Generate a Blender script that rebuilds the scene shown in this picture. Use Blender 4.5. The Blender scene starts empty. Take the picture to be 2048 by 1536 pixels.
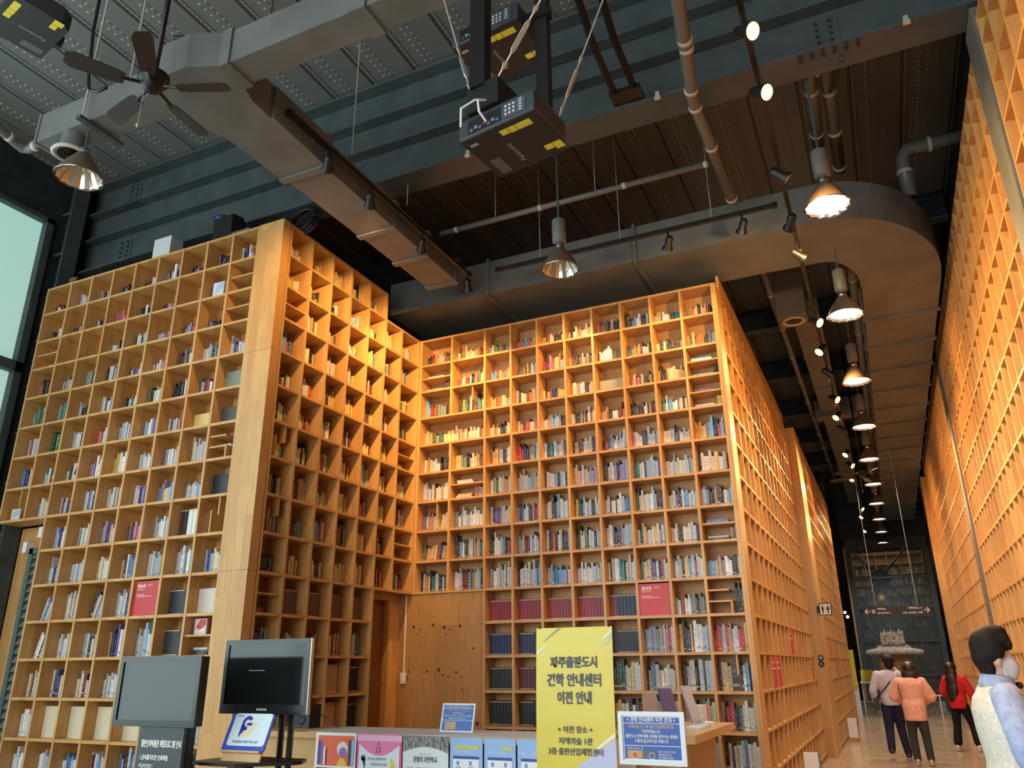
import bpy, bmesh, math, random
from mathutils import Vector, Matrix
R = math.radians
rnd = random.Random(7)
SC = bpy.context.scene
COL = SC.collection

# ------------------------------------------------------------------ camera
CAM = Vector((5.669, -5.993, 1.567))
c_r = Vector((0.90583665, 0.42353505, -0.00883346))
c_u = Vector((0.15204705, -0.30558702, 0.93994589))
c_f = Vector((-0.39540064, 0.85278053, 0.34120918))
cd = bpy.data.cameras.new('camera'); cam = bpy.data.objects.new('camera', cd); COL.objects.link(cam)
m = Matrix.Identity(4)
for i in range(3):
    m[i][0], m[i][1], m[i][2], m[i][3] = c_r[i], c_u[i], -c_f[i], CAM[i]
cam.matrix_world = m
cd.sensor_width = 36.0; cd.lens = 1554.27 / 2048 * 36.0; cd.clip_start = .05; cd.clip_end = 200
SC.camera = cam
def px(p):
    d = Vector(p) - CAM; z = d.dot(c_f)
    return 1024 + 1554.27 * d.dot(c_r) / z, 768 - 1554.27 * d.dot(c_u) / z, z

# ------------------------------------------------------------------ world, light, exposure
vs = SC.view_settings
vs.view_transform = 'Standard'; vs.look = 'None'; vs.gamma = 1.0; vs.use_curve_mapping = False
vs.exposure = 0.12
SC.cycles.use_denoising = True
SC.cycles.max_bounces = 6
SC.cycles.sample_clamp_indirect = 6.0
w = bpy.data.worlds.new('world'); SC.world = w; w.use_nodes = True
w.node_tree.nodes['Background'].inputs[0].default_value = (.62, .80, .88, 1)
w.node_tree.nodes['Background'].inputs[1].default_value = .35
def area(name, loc, rot, sx, sy, power, col):
    l = bpy.data.lights.new(name, 'AREA'); l.shape = 'RECTANGLE'; l.size = sx; l.size_y = sy; l.energy = power; l.color = col
    o = bpy.data.objects.new(name, l); o.location = loc; o.rotation_euler = rot; COL.objects.link(o); return o
# daylight through the glazed front behind the viewer and the tall side windows
area('daylight_front', (1.4, -12.8, 3.6), (R(90), 0, 0), 10.5, 6.0, 900, (.95, .98, 1.0))
area('daylight_side', (-4.2, -7.2, 4.0), (R(90), 0, R(-90)), 9.5, 6.4, 420, (.80, .95, 1.0))

# ------------------------------------------------------------------ helpers
class MB:
    def __init__(s): s.v = []; s.f = []; s.mi = []; s.cur = 0
    def face(s, idx): s.f.append(tuple(idx)); s.mi.append(s.cur)
    def add(s, vs_, fs):
        b = len(s.v); s.v.extend([tuple(p) for p in vs_])
        for f in fs: s.face([b + i for i in f])
        return s
    def box(s, x0, x1, y0, y1, z0, z1):
        return s.add([(x0,y0,z0),(x1,y0,z0),(x1,y1,z0),(x0,y1,z0),(x0,y0,z1),(x1,y0,z1),(x1,y1,z1),(x0,y1,z1)],
              [(0,3,2,1),(4,5,6,7),(0,1,5,4),(1,2,6,5),(2,3,7,6),(3,0,4,7)])
    def cbox(s, c, sz, rot=None):
        b = len(s.v); x,y,z = [k/2 for k in sz]
        s.box(-x,x,-y,y,-z,z)
        for i in range(b, len(s.v)):
            p = Vector(s.v[i])
            if rot is not None: p = rot @ p
            s.v[i] = tuple(p + Vector(c))
        return s
    def rings(s, rings, cap0=True, cap1=True, closed=True):
        b = len(s.v); n = len(rings[0])
        for r in rings: s.v.extend([tuple(p) for p in r])
        for k in range(len(rings)-1):
            for i in range(n if closed else n-1):
                j = (i+1) % n
                s.face((b+k*n+i, b+k*n+j, b+(k+1)*n+j, b+(k+1)*n+i))
        if cap0: s.face([b+i for i in range(n-1,-1,-1)])
        if cap1: s.face([b+(len(rings)-1)*n+i for i in range(n)])
        return s
    def tube(s, pts, r, n=8, cap=True):
        pts = [Vector(p) for p in pts]; rs = r if isinstance(r, (list, tuple)) else [r]*len(pts)
        out = []; up = None
        for i, p in enumerate(pts):
            t = (pts[min(i+1, len(pts)-1)] - pts[max(i-1, 0)]).normalized()
            if up is None: up = Vector((0,0,1)) if abs(t.z) < .9 else Vector((1,0,0))
            a = t.cross(up).normalized(); b_ = a.cross(t).normalized(); up = b_
            out.append([p + (a*math.cos(2*math.pi*k/n) + b_*math.sin(2*math.pi*k/n))*rs[i] for k in range(n)])
        return s.rings(out, cap, cap)
    def lathe(s, prof, n=20, o=(0,0,0), rot=None, cap0=False, cap1=False):
        o = Vector(o); out = []
        for (r, z) in prof:
            ring = []
            for k in range(n):
                p = Vector((r*math.cos(2*math.pi*k/n), r*math.sin(2*math.pi*k/n), z))
                if rot is not None: p = rot @ p
                ring.append(p + o)
            out.append(ring)
        return s.rings(out, cap0, cap1)
    def prism(s, poly, h0, h1, axis='z'):
        def P(a, b, h): return {'z': (a,b,h), 'y': (a,h,b), 'x': (h,a,b)}[axis]
        r0 = [P(a,b,h0) for a,b in poly]; r1 = [P(a,b,h1) for a,b in poly]
        return s.rings([r0, r1])
    def ellip(s, c, rad, n=14, m=9, rot=None):
        c = Vector(c); out = []
        for i in range(1, m):
            th = math.pi*i/m; ring = []
            for k in range(n):
                p = Vector((rad[0]*math.sin(th)*math.cos(2*math.pi*k/n), rad[1]*math.sin(th)*math.sin(2*math.pi*k/n), -rad[2]*math.cos(th)))
                if rot is not None: p = rot @ p
                ring.append(p + c)
            out.append(ring)
        return s.rings(out)
    def mesh(s, name, mats, smooth=False):
        me = bpy.data.meshes.new(name); me.from_pydata(s.v, [], s.f)
        for mm in (mats if isinstance(mats, (list, tuple)) else [mats]): me.materials.append(mm)
        if any(s.mi): me.polygons.foreach_set('material_index', s.mi)
        if smooth: me.polygons.foreach_set('use_smooth', [True]*len(me.polygons))
        me.validate(); me.update()
        bm = bmesh.new(); bm.from_mesh(me); bmesh.ops.recalc_face_normals(bm, faces=bm.faces); bm.to_mesh(me); bm.free()
        return me
def link(name, me, parent=None, loc=(0,0,0), rot=None):
    o = bpy.data.objects.new(name, me); COL.objects.link(o)
    if parent is not None: o.parent = parent
    o.location = loc
    if rot is not None: o.rotation_euler = rot
    return o
def wloc(o):
    p = Vector((0,0,0))
    while o is not None: p += Vector(o.location); o = o.parent
    return p
def ob(name, mb, mat, parent=None, smooth=False, world=True):
    """one mesh object; coordinates are world coordinates (the parent's place is taken off)"""
    if parent is not None and world:
        d = wloc(parent); mb.v = [(a-d.x, b-d.y, c-d.z) for a,b,c in mb.v]
    return link(name, mb.mesh(name, mat, smooth), parent)
def tag(o, label, cat, group=None):
    o['label'] = label; o['category'] = cat
    if group: o['group'] = group
    return o
def top(name, mb, mat, label, cat, group=None, smooth=False):
    """a one-mesh thing whose origin sits at its base"""
    xs = [p[0] for p in mb.v]; ys = [p[1] for p in mb.v]; zs = [p[2] for p in mb.v]
    o = Vector(((min(xs)+max(xs))/2, (min(ys)+max(ys))/2, min(zs)))
    mb.v = [(a-o.x, b-o.y, c-o.z) for a,b,c in mb.v]
    return tag(link(name, mb.mesh(name, mat, smooth), None, o), label, cat, group)
def thing(name, label, cat, loc=(0,0,0), rz=0, group=None):
    o = bpy.data.objects.new(name, None); COL.objects.link(o); o.location = loc; o.rotation_euler = (0,0,rz)
    o.empty_display_size = .1
    return tag(o, label, cat, group)
def struct(name, mb, mat, parent=None, smooth=False):
    o = ob(name, mb, mat, parent, smooth); o['kind'] = 'structure'; return o
_bc = {}
def bpart(name, parent, c, sz, mat, world=True):
    """a box part sharing mesh data with its alikes"""
    k = (name, tuple(round(v, 4) for v in sz), mat.name)
    if k not in _bc:
        _bc[k] = MB().cbox((0,0,0), sz).mesh(name, mat)
    d = wloc(parent) if world else Vector((0,0,0))
    return link(name, _bc[k], parent, Vector(c) - d)
def copy_tree(o, parent=None, loc=None, rz=None):
    c = o.copy(); COL.objects.link(c); c.parent = parent
    if loc is not None: c.location = loc
    if rz is not None: c.rotation_euler.z = rz
    for ch in list(o.children): copy_tree(ch, c)
    return c

# ------------------------------------------------------------------ materials
def srgb(r, g, b):
    f = lambda c: (c/255/12.92) if c/255 <= .04045 else ((c/255+.055)/1.055)**2.4
    return (f(r), f(g), f(b), 1)
def mat(name, col, rough=.6, metal=0, spec=.5, emit=None, estr=0, alpha=None):
    m_ = bpy.data.materials.new(name); m_.use_nodes = True
    b = m_.node_tree.nodes['Principled BSDF']
    b.inputs['Base Color'].default_value = col; b.inputs['Roughness'].default_value = rough
    b.inputs['Metallic'].default_value = metal; b.inputs['Specular IOR Level'].default_value = spec
    if emit: b.inputs['Emission Color'].default_value = emit; b.inputs['Emission Strength'].default_value = estr
    return m_
def nodes(m_): return m_.node_tree.nodes, m_.node_tree.links, m_.node_tree.nodes['Principled BSDF']
def noisy(m_, col2, scale=6, stretch=(1,1,1), lo=.35, hi=.65, detail=4, bump=0, coord='Object', rough=.5):
    N, L, b = nodes(m_)
    tc = N.new('ShaderNodeTexCoord'); mp = N.new('ShaderNodeMapping'); mp.inputs['Scale'].default_value = stretch
    nz = N.new('ShaderNodeTexNoise'); nz.inputs['Scale'].default_value = scale; nz.inputs['Detail'].default_value = detail; nz.inputs['Roughness'].default_value = rough
    rp = N.new('ShaderNodeMapRange'); rp.inputs[1].default_value = lo; rp.inputs[2].default_value = hi
    mx = N.new('ShaderNodeMix'); mx.data_type = 'RGBA'
    mx.inputs['A'].default_value = b.inputs['Base Color'].default_value; mx.inputs['B'].default_value = col2
    L.new(tc.outputs[coord], mp.inputs[0]); L.new(mp.outputs[0], nz.inputs['Vector']); L.new(nz.outputs[0], rp.inputs[0])
    L.new(rp.outputs[0], mx.inputs['Factor']); L.new(mx.outputs['Result'], b.inputs['Base Color'])
    if bump:
        bp = N.new('ShaderNodeBump'); bp.inputs['Strength'].default_value = bump; bp.inputs['Distance'].default_value = .01
        L.new(nz.outputs[0], bp.inputs['Height']); L.new(bp.outputs[0], b.inputs['Normal'])
    return m_
def wood(name, c1, c2, c3, rough=.42, strips=.11, vertical=True, knots=False):
    """glued-board wood: grain along the boards, boards of slightly different tone"""
    m_ = mat(name, c1, rough); N, L, b = nodes(m_)
    tc = N.new('ShaderNodeTexCoord'); geo = N.new('ShaderNodeNewGeometry')
    sep = N.new('ShaderNodeSeparateXYZ'); L.new(geo.outputs['Position'], sep.inputs[0])
    # strip index across x+y, staggered along z
    ad = N.new('ShaderNodeMath'); ad.operation = 'ADD'; L.new(sep.outputs[0], ad.inputs[0]); L.new(sep.outputs[1], ad.inputs[1])
    dv = N.new('ShaderNodeMath'); dv.operation = 'DIVIDE'; dv.inputs[1].default_value = strips; L.new(ad.outputs[0], dv.inputs[0])
    fl = N.new('ShaderNodeMath'); fl.operation = 'FLOOR'; L.new(dv.outputs[0], fl.inputs[0])
    sc2 = N.new('ShaderNodeMath'); sc2.operation = 'DIVIDE'; sc2.inputs[1].default_value = .9; L.new(sep.outputs[2], sc2.inputs[0])
    of = N.new('ShaderNodeMath'); of.operation = 'MULTIPLY_ADD'; of.inputs[1].default_value = .37; L.new(fl.outputs[0], of.inputs[0]); L.new(sc2.outputs[0], of.inputs[2])
    fl2 = N.new('ShaderNodeMath'); fl2.operation = 'FLOOR'; L.new(of.outputs[0], fl2.inputs[0])
    cb = N.new('ShaderNodeCombineXYZ'); L.new(fl.outputs[0], cb.inputs[0]); L.new(fl2.outputs[0], cb.inputs[1])
    wn = N.new('ShaderNodeTexWhiteNoise'); wn.noise_dimensions = '3D'; L.new(cb.outputs[0], wn.inputs['Vector'])
    mp = N.new('ShaderNodeMapping'); mp.inputs['Scale'].default_value = (14, 14, 1.6) if vertical else (1.6, 14, 14)
    L.new(geo.outputs['Position'], mp.inputs[0])
    nz = N.new('ShaderNodeTexNoise'); nz.inputs['Scale'].default_value = 2.2; nz.inputs['Detail'].default_value = 5; nz.inputs['Distortion'].default_value = .6
    L.new(mp.outputs[0], nz.inputs['Vector'])
    m1 = N.new('ShaderNodeMix'); m1.data_type = 'RGBA'; m1.inputs['A'].default_value = c1; m1.inputs['B'].default_value = c2
    L.new(wn.outputs['Value'], m1.inputs['Factor'])
    rp = N.new('ShaderNodeMapRange'); rp.inputs[1].default_value = .45; rp.inputs[2].default_value = .75; rp.inputs[4].default_value = .55
    L.new(nz.outputs[0], rp.inputs[0])
    m2 = N.new('ShaderNodeMix'); m2.data_type = 'RGBA'; m2.inputs['B'].default_value = c3
    L.new(rp.outputs[0], m2.inputs['Factor']); L.new(m1.outputs['Result'], m2.inputs['A'])
    res = m2.outputs['Result']
    if knots:
        vm = N.new('ShaderNodeMapping'); vm.inputs['Scale'].default_value = (1, 1, .55); L.new(geo.outputs['Position'], vm.inputs[0])
        vo = N.new('ShaderNodeTexVoronoi'); vo.inputs['Scale'].default_value = 3.6; L.new(vm.outputs[0], vo.inputs['Vector'])
        kr = N.new('ShaderNodeMapRange'); kr.inputs[1].default_value = .075; kr.inputs[2].default_value = .135; kr.inputs[3].default_value = 1; kr.inputs[4].default_value = 0
        L.new(vo.outputs['Distance'], kr.inputs[0])
        m3 = N.new('ShaderNodeMix'); m3.data_type = 'RGBA'; m3.inputs['B'].default_value = srgb(62,36,18)
        L.new(kr.outputs[0], m3.inputs['Factor']); L.new(res, m3.inputs['A']); res = m3.outputs['Result']
    L.new(res, b.inputs['Base Color'])
    return m_
M = {}
M['wood'] = wood('shelf_wood', srgb(208,162,98), srgb(190,142,82), srgb(172,122,66))
M['wood_back'] = wood('back_panel_wood', srgb(196,150,92), srgb(178,130,76), srgb(160,112,62), rough=.55, strips=.3)
M['ply'] = wood('plywood', srgb(186,138,76), srgb(172,122,64), srgb(146,98,48), rough=.5, strips=.34, knots=True)
M['door_wood'] = wood('dark_door_wood', srgb(122,72,34), srgb(112,64,30), srgb(92,50,22), rough=.45, strips=.6, vertical=False)
M['steel'] = noisy(mat('painted_steel', srgb(70,80,82), .5, 0, .4), srgb(60,70,72), 3)
M['steel_dark'] = noisy(mat('dark_painted_steel', srgb(44,54,58), .55, 0, .4), srgb(34,42,46), 4)
M['black'] = mat('black_plastic', srgb(16,17,19), .45)
M['black_metal'] = mat('black_metal', srgb(22,23,25), .4, .3)
M['duct'] = noisy(mat('grey_duct', srgb(104,108,106), .5, .0, .4), srgb(92,95,92), 2.5)
M['pipe'] = mat('grey_pipe', srgb(98,102,100), .4)
M['pipe_ring'] = mat('pale_pipe_ring', srgb(176,172,160), .5)
M['white'] = mat('white_plastic', srgb(232,234,236), .45)
M['grey'] = mat('mid_grey', srgb(120,124,126), .5)
M['chrome'] = mat('bright_metal', srgb(205,206,205), .22, 1)
M['wire'] = mat('galvanised_wire', srgb(198,198,190), .4, .5)
M['red'] = noisy(mat('red_board', srgb(196,58,66), .45), srgb(186,50,58), 3)
# ------------------------------------------------------------------ the setting
ZC = 8.43            # underside of the roof deck
def deck_material():
    m_ = mat('roof_deck', srgb(112,116,112), .45, .1, .5); N, L, b = nodes(m_)
    geo = N.new('ShaderNodeNewGeometry'); sep = N.new('ShaderNodeSeparateXYZ'); L.new(geo.outputs['Position'], sep.inputs[0])
    def wrap(sock, per, off):
        a = N.new('ShaderNodeMath'); a.operation = 'ADD'; a.inputs[1].default_value = off; L.new(sock, a.inputs[0])
        f = N.new('ShaderNodeMath'); f.operation = 'WRAP'; f.inputs[1].default_value = per/2; f.inputs[2].default_value = -per/2; L.new(a.outputs[0], f.inputs[0]); return f.outputs[0]
    def dist(x, y):
        c = N.new('ShaderNodeCombineXYZ'); L.new(x, c.inputs[0]); L.new(y, c.inputs[1])
        l = N.new('ShaderNodeVectorMath'); l.operation = 'LENGTH'; L.new(c.outputs[0], l.inputs[0]); return l.outputs['Value']
    ys = wrap(sep.outputs[1], .09, 0)
    masks = []
    for off in (.10, .19):
        d = dist(wrap(sep.outputs[0], .6, off), ys)
        k = N.new('ShaderNodeMapRange'); k.inputs[1].default_value = .010; k.inputs[2].default_value = .016; k.inputs[3].default_value = 1; k.inputs[4].default_value = 0
        L.new(d, k.inputs[0]); masks.append(k.outputs[0])
    # short cross dimples
    xa = wrap(sep.outputs[0], .6, .36); ab = N.new('ShaderNodeMath'); ab.operation = 'ABSOLUTE'; L.new(xa, ab.inputs[0])
    ya = wrap(sep.outputs[1], .06, 0); ab2 = N.new('ShaderNodeMath'); ab2.operation = 'ABSOLUTE'; L.new(ya, ab2.inputs[0])
    l1 = N.new('ShaderNodeMath'); l1.operation = 'LESS_THAN'; l1.inputs[1].default_value = .035; L.new(ab.outputs[0], l1.inputs[0])
    l2 = N.new('ShaderNodeMath'); l2.operation = 'LESS_THAN'; l2.inputs[1].default_value = .008; L.new(ab2.outputs[0], l2.inputs[0])
    mu = N.new('ShaderNodeMath'); mu.operation = 'MULTIPLY'; L.new(l1.outputs[0], mu.inputs[0]); L.new(l2.outputs[0], mu.inputs[1])
    s1 = N.new('ShaderNodeMath'); s1.operation = 'MAXIMUM'; L.new(masks[0], s1.inputs[0]); L.new(masks[1], s1.inputs[1])
    s2 = N.new('ShaderNodeMath'); s2.operation = 'MULTIPLY_ADD'; s2.inputs[1].default_value = .35; L.new(mu.outputs[0], s2.inputs[0]); L.new(s1.outputs[0], s2.inputs[2])
    mx = N.new('ShaderNodeMix'); mx.data_type = 'RGBA'; mx.inputs['A'].default_value = srgb(108,112,109); mx.inputs['B'].default_value = srgb(190,196,192)
    L.new(s2.outputs[0], mx.inputs['Factor']); L.new(mx.outputs['Result'], b.inputs['Base Color'])
    return m_
M['deck'] = deck_material()
fm = mat('polished_concrete', srgb(176,154,126), .2, 0, .5); M['floor'] = noisy(fm, srgb(150,128,102), 1.6, lo=.3, hi=.7, detail=6)
struct('floor', MB().box(-4.6, 8.2, -13.2, 33, -.12, 0), M['floor'])

# roof deck: sheet after sheet, each with its seam rib
ceil = struct('ceiling', MB().box(-4.6, 8.2, -13.2, 33, ZC+.07, ZC+.2), M['steel_dark'])
def deck_sheet(y0, y1):
    prof = [(0,0),(.012,.06),(.03,.06),(.042,0),(.075,0),(.08,.012),(.235,.012),(.24,0),(.30,0),(.305,.008),(.42,.008),(.425,0),(.6,0)]
    mb = MB(); mb.rings([[(x,y0,z) for x,z in prof],[(x,y1,z) for x,z in prof]], False, False, closed=False)
    return mb.mesh('deck_sheet', M['deck'])
for (y0,y1) in ((-13.2,.45),(.7,8.0),(8.0,33)):
    me = deck_sheet(y0,y1)
    for k in range(21): link('deck_sheet', me, ceil, (-4.6+.6*k, 0, ZC))

# left wall: dark steel and tall frosted panes
M['pane'] = mat('frosted_pane', srgb(190,220,214), .3, emit=srgb(160,206,196), estr=.62)
wl = MB()
XL = -4.36
wl.box(XL-.2, XL, -13.2, -12.6, 0, ZC); wl.box(XL-.2, XL, .02, 33, 0, ZC)
wl.box(XL-.2, XL, -12.6, .02, 7.62, ZC); wl.box(XL-.2, XL, -12.6, .02, 0, .5)
struct('wall_left', wl, M['steel_dark'])
wn_ = 1
for (y0,y1) in ((-12.6,-9.2),(-9.2,-6.2),(-6.2,-3.1),(-3.1,.02)):
    fr = MB()
    for z0,z1 in ((.5,5.36),(5.36,7.62)):
        fr.box(XL-.14, XL+.05, y0, y0+.06, z0, z1); fr.box(XL-.14, XL+.05, y1-.10, y1, z0, z1)
        fr.box(XL-.14, XL+.05, y0, y1, z0, z0+.07); fr.box(XL-.14, XL+.05, y0, y1, z1-.07, z1)
    wo = struct('window_%d' % wn_, fr, M['steel']); wn_ += 1
    for z0,z1 in ((.57,5.29),(5.43,7.55)):
        ob('pane', MB().box(XL-.08, XL-.06, y0+.06, y1-.10, z0, z1), M['pane'], wo)
# front wall behind the viewer: a glazed shopfront
wf = MB(); wf.box(-4.6, -3.9, -13.2, -13.0, 0, ZC); wf.box(6.7, 8.2, -13.2, -13.0, 0, ZC); wf.box(-3.9, 6.7, -13.2, -13.0, 6.8, ZC)
struct('wall_front', wf, M['steel_dark'])
fr = MB()
for k in range(7): fr.box(-3.95+1.76*k, -3.87+1.76*k, -13.2, -13.0, 0, 6.8)
for z in (0, 2.4, 4.6, 6.7): fr.box(-3.9, 6.7, -13.19, -13.01, z, z+.08)
struct('window_5', fr, M['steel_dark'])
# right wall, back wall, the wall behind the shelves
struct('wall_right', MB().box(7.45, 7.65, -13.2, 33, 0, ZC), M['steel_dark'])
struct('wall_back', MB().box(-4.6, 8.2, 32.6, 32.8, 0, ZC), M['steel_dark'])

# plywood wall of the alcove at the back of the desk, with door
wal = struct('wall_alcove', MB().box(-.30, 1.046, 3.055, 3.09, 0, 2.46), M['ply'])
M['knot'] = mat('wood_knot', srgb(66,36,16), .6)
for x, z, r_ in [(0.03, 2.06, 5), (0.14, 2.02, 3), (0.32, 2.07, 5), (0.49, 2.04, 6), (0.57, 2.01, 3), (0.72, 2.05, 5), (0.52, 1.96, 3), (0.08, 1.97, 2), (-0.02, 1.51, 4), (0.12, 1.46, 2), (0.25, 1.51, 4), (0.42, 1.53, 6), (0.48, 1.47, 4), (0.56, 1.45, 3), (0.67, 1.5, 4), (0.75, 1.44, 3), (0.37, 1.44, 2), (0.97, 0.92, 6), (0.91, 1.78, 4)]:
    ob('knot', MB().prism([(x+.0036*r_*math.cos(k*.785), z+.0042*r_*math.sin(k*.785)*(2.2 if r_ == 6 and x > .55 and z > 1.2 else 1)) for k in range(8)], 3.0538, 3.0555, 'y'), M['knot'], wal)
d1 = struct('door_1', MB().box(-.32, -.28, 2.20, 2.82, .02, 2.38), M['door_wood'])
for z in (.08, .86, 1.62): ob('door_panel', MB().box(-.282, -.268, 2.27, 2.75, z, z+.70), M['door_wood'], d1)
fr = MB(); fr.box(-.32, -.2, 2.166, 2.20, 0, 2.46); fr.box(-.32, -.2, 2.82, 3.055, 0, 2.46); fr.box(-.32, -.2, 2.20, 2.82, 2.38, 2.46)
struct('trim_1', fr, M['wood'])
# left corner under the overhang: plywood wall with a louvred door
struct('wall_corner', MB().box(-4.1, -3.22, .33, .37, 0, 3.25), M['wood_back'])
M['louvre'] = mat('louvre_grey_green', srgb(82,98,98), .5)
M['slat'] = mat('louvre_slat', srgb(112,116,112), .5)
fr = MB(); fr.box(-3.80,-3.73,.27,.33,0,2.98); fr.box(-3.26,-3.20,.27,.33,0,2.98); fr.box(-3.80,-3.20,.27,.33,2.91,2.98)
fr.box(-3.73,-3.26,.318,.33,0,2.91)
d2 = struct('door_2', fr, M['louvre'])
for k in range(28):
    z = 2.86 - .10*k
    mb = MB(); mb.add([(-3.73,.312,z+.06),(-3.26,.312,z+.06),(-3.26,.275,z),(-3.73,.275,z),(-3.73,.318,z+.055),(-3.26,.318,z+.055),(-3.26,.281,z-.006),(-3.73,.281,z-.006)],
       [(0,1,2,3),(4,7,6,5),(0,4,5,1),(3,2,6,7)])
    ob('slat', mb, M['slat'], d2)
# dark steel corner column and lattice post
g = thing('steel_column', 'dark steel corner column with lattice rungs beside the frosted window', 'column', (-4.2,.25,0))
ob('web', MB().box(-4.34,-4.12,.20,.22,0,ZC), M['steel_dark'], g)
ob('flange', MB().box(-4.14,-4.11,.10,.32,0,ZC), M['steel'], g)
for k in range(12): ob('rung', MB().box(-4.34,-4.12,.12,.15,.5+.66*k,.54+.66*k), M['steel'], g)

# ---- deep built-up steel girder across the hall
gd = thing('steel_girder', 'deep built-up dark steel girder crossing the hall above the bookcases', 'beam', (1.5,.58,6.92))
X0, X1 = -4.3, 7.42
for nm, y0,y1,z0,z1 in (('bottom_flange',.40,.76,6.92,6.95),('web',.565,.59,6.95,7.45),('top_flange',.42,.74,7.45,7.475),('infill_plate',.55,.57,7.475,7.87),
                      ('flange',.40,.76,7.87,7.90),('web',.565,.59,7.90,8.36),('top_flange',.40,.76,8.36,8.40)):
    ob(nm, MB().box(X0,X1,y0,y1,z0,z1), M['steel'], gd)
ob('packer', MB().box(X0,X1,.46,.69,8.40,8.425), M['steel_dark'], gd)
bolt = MB().lathe([(.018,0),(.018,.016),(.001,.018)], 6, rot=Matrix.Rotation(R(90),3,'X')).mesh('bolt', M['steel_dark'])
boltd = MB().lathe([(.018,0),(.018,.016),(.001,.018)], 6, rot=Matrix.Rotation(R(180),3,'X')).mesh('bolt', M['steel_dark'])
for cx in (-3.45, 5.95):
    for zz in (7.0, 7.95):
        ob('splice_plate', MB().box(cx-.12,cx+.12,.555,.565,zz,zz+.36), M['steel'], gd)
        for i in (-.07,.05):
            for k in range(5): link('bolt', bolt, gd, Vector((cx+i,.555,zz+.03+.075*k)) - wloc(gd))
    for zz in (6.92, 7.87):
        for i in range(6):
            for yy in (.44,.50): link('bolt', boltd, gd, Vector((cx-.25+.1*i,yy,zz)) - wloc(gd))
# lighter cross beams further down the hall
for i, y in enumerate((6.2, 9.4, 12.6, 15.8, 19.0, 22.2, 25.4)):
    b = thing('cross_beam', 'slim steel cross beam under the roof deck over the corridor', 'beam', (1.5,y,7.95), group='corridor cross beams')
    ob('bottom_flange', MB().box(-4.3,7.4,y-.09,y+.09,7.95,7.97), M['duct'], b)
    ob('web', MB().box(-4.3,7.4,y-.01,y+.01,7.97,8.40), M['steel_dark'], b)
    ob('top_flange', MB().box(-4.3,7.4,y-.09,y+.09,8.40,8.42), M['steel_dark'], b)
# ------------------------------------------------------------------ bookcases
ZT = 6.48; RP = .4; TH = .03; DP = .29
zrow = lambda r: ZT - RP*r
CA = [-4.087,-3.621,-3.214,-2.807,-2.400,-1.992,-1.585,-1.178,-.771,-.363]
CB = [.133,.536,.940,1.343,1.747,2.150,2.554,3.038]
CC = [.02,.531,1.063,1.461,1.859,2.258,2.656,3.054,3.453,3.851,4.262]
YC = 3.038
class Case:
    """frame of a bookcase face: u along the face, v into the shelf, z up"""
    def __init__(s, kind, root, org): s.k = kind; s.root = root; s.org = org
    def box(s, name, u0, u1, v0, v1, z0, z1, mt):
        if s.k == 'A': c = ((u0+u1)/2, s.org+(v0+v1)/2); sz = (u1-u0, v1-v0)          # faces -y
        elif s.k == 'B': c = (s.org-(v0+v1)/2, (u0+u1)/2); sz = (v1-v0, u1-u0)        # faces +x
        else: c = (s.org+(v0+v1)/2, (u0+u1)/2); sz = (v1-v0, u1-u0)                   # faces -x
        return bpart(name, s.root, (c[0], c[1], (z0+z1)/2), (sz[0], sz[1], z1-z0), mt)
    def upright(s, u, z0, z1, th=TH): return s.box('upright', u-th/2, u+th/2, 0, DP, z0, z1, M['wood'])
    def shelf(s, u0, u1, z, name='shelf', v0=.004, v1=DP, th=TH): return s.box(name, u0+TH/2, u1-TH/2, v0, v1, z-th/2, z+th/2, M['wood'])
    def back(s, u0, u1, z0, z1): return s.box('back_panel', u0, u1, DP, DP+.015, z0, z1, M['wood_back'])
    def insert(s, u0, u1, row, kind):
        """small extra boards inside one cell"""
        zb, zt = zrow(row)+TH/2, zrow(row-1)-TH/2; a, b = u0+TH/2, u1-TH/2; mid = (zb+zt)/2
        if kind == 'h': s.box('cell_board', a, b, .02, DP, mid-.009, mid+.009, M['wood'])
        if kind == 'v': s.box('cell_board', a+(b-a)*.6, a+(b-a)*.6+.018, .03, DP, mid-.02, zt, M['wood'])
        if kind == 'V':
            s.box('cell_board', a+(b-a)*.62, a+(b-a)*.62+.018, .03, DP, mid, zt, M['wood']); s.box('cell_board', a+(b-a)*.3, a+(b-a)*.3+.018, .05, DP, zb, mid+.06, M['wood'])
        if kind == 'n':
            s.box('cell_board', a, a+(b-a)*.62, .02, DP, zb+.12, zb+.138, M['wood']); s.box('cell_board', a+(b-a)*.62, a+(b-a)*.62+.018, .02, DP, zb, zb+.138, M['wood'])
            s.box('cell_board', a, a+(b-a)*.6, .02, DP, zb+.24, zb+.258, M['wood'])

# A: tall bookcase facing the desk area
A = thing('bookcase', 'tall pigeonhole bookcase between the steel window wall and the wide corner post', 'bookcase', (-2,.15,0))
ca = Case('A', A, 0.0)
for j, u in enumerate(CA[:9]):
    ca.upright(u, zrow(8)-TH/2 if j < 2 else 0, ZT)
ca.upright(CA[9]-.014, 0, ZT)
for j in range(9):
    last = 8 if j < 2 else 16
    ca.shelf(CA[j], CA[j+1], ZT-TH/2, 'top_board')
    for r in range(1, last+1): ca.shelf(CA[j], CA[j+1], zrow(r))
ca.back(CA[0], CA[2], zrow(8)-.01, ZT); ca.back(CA[2], CA[9], 0, ZT)
for z0, z1 in ((0,2.485),(2.488,4.85),(4.853,ZT)):
    ca.box('corner_post', CA[9], 0.0, -.004, .118, z0, z1, M['wood'])
for (c, r, k) in ((8,2,'h'),(8,3,'h'),(8,7,'n'),(8,9,'V'),(8,12,'h'),(0,3,'h'),(0,8,'v')): ca.insert(CA[c], CA[c+1], r, k)
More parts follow.
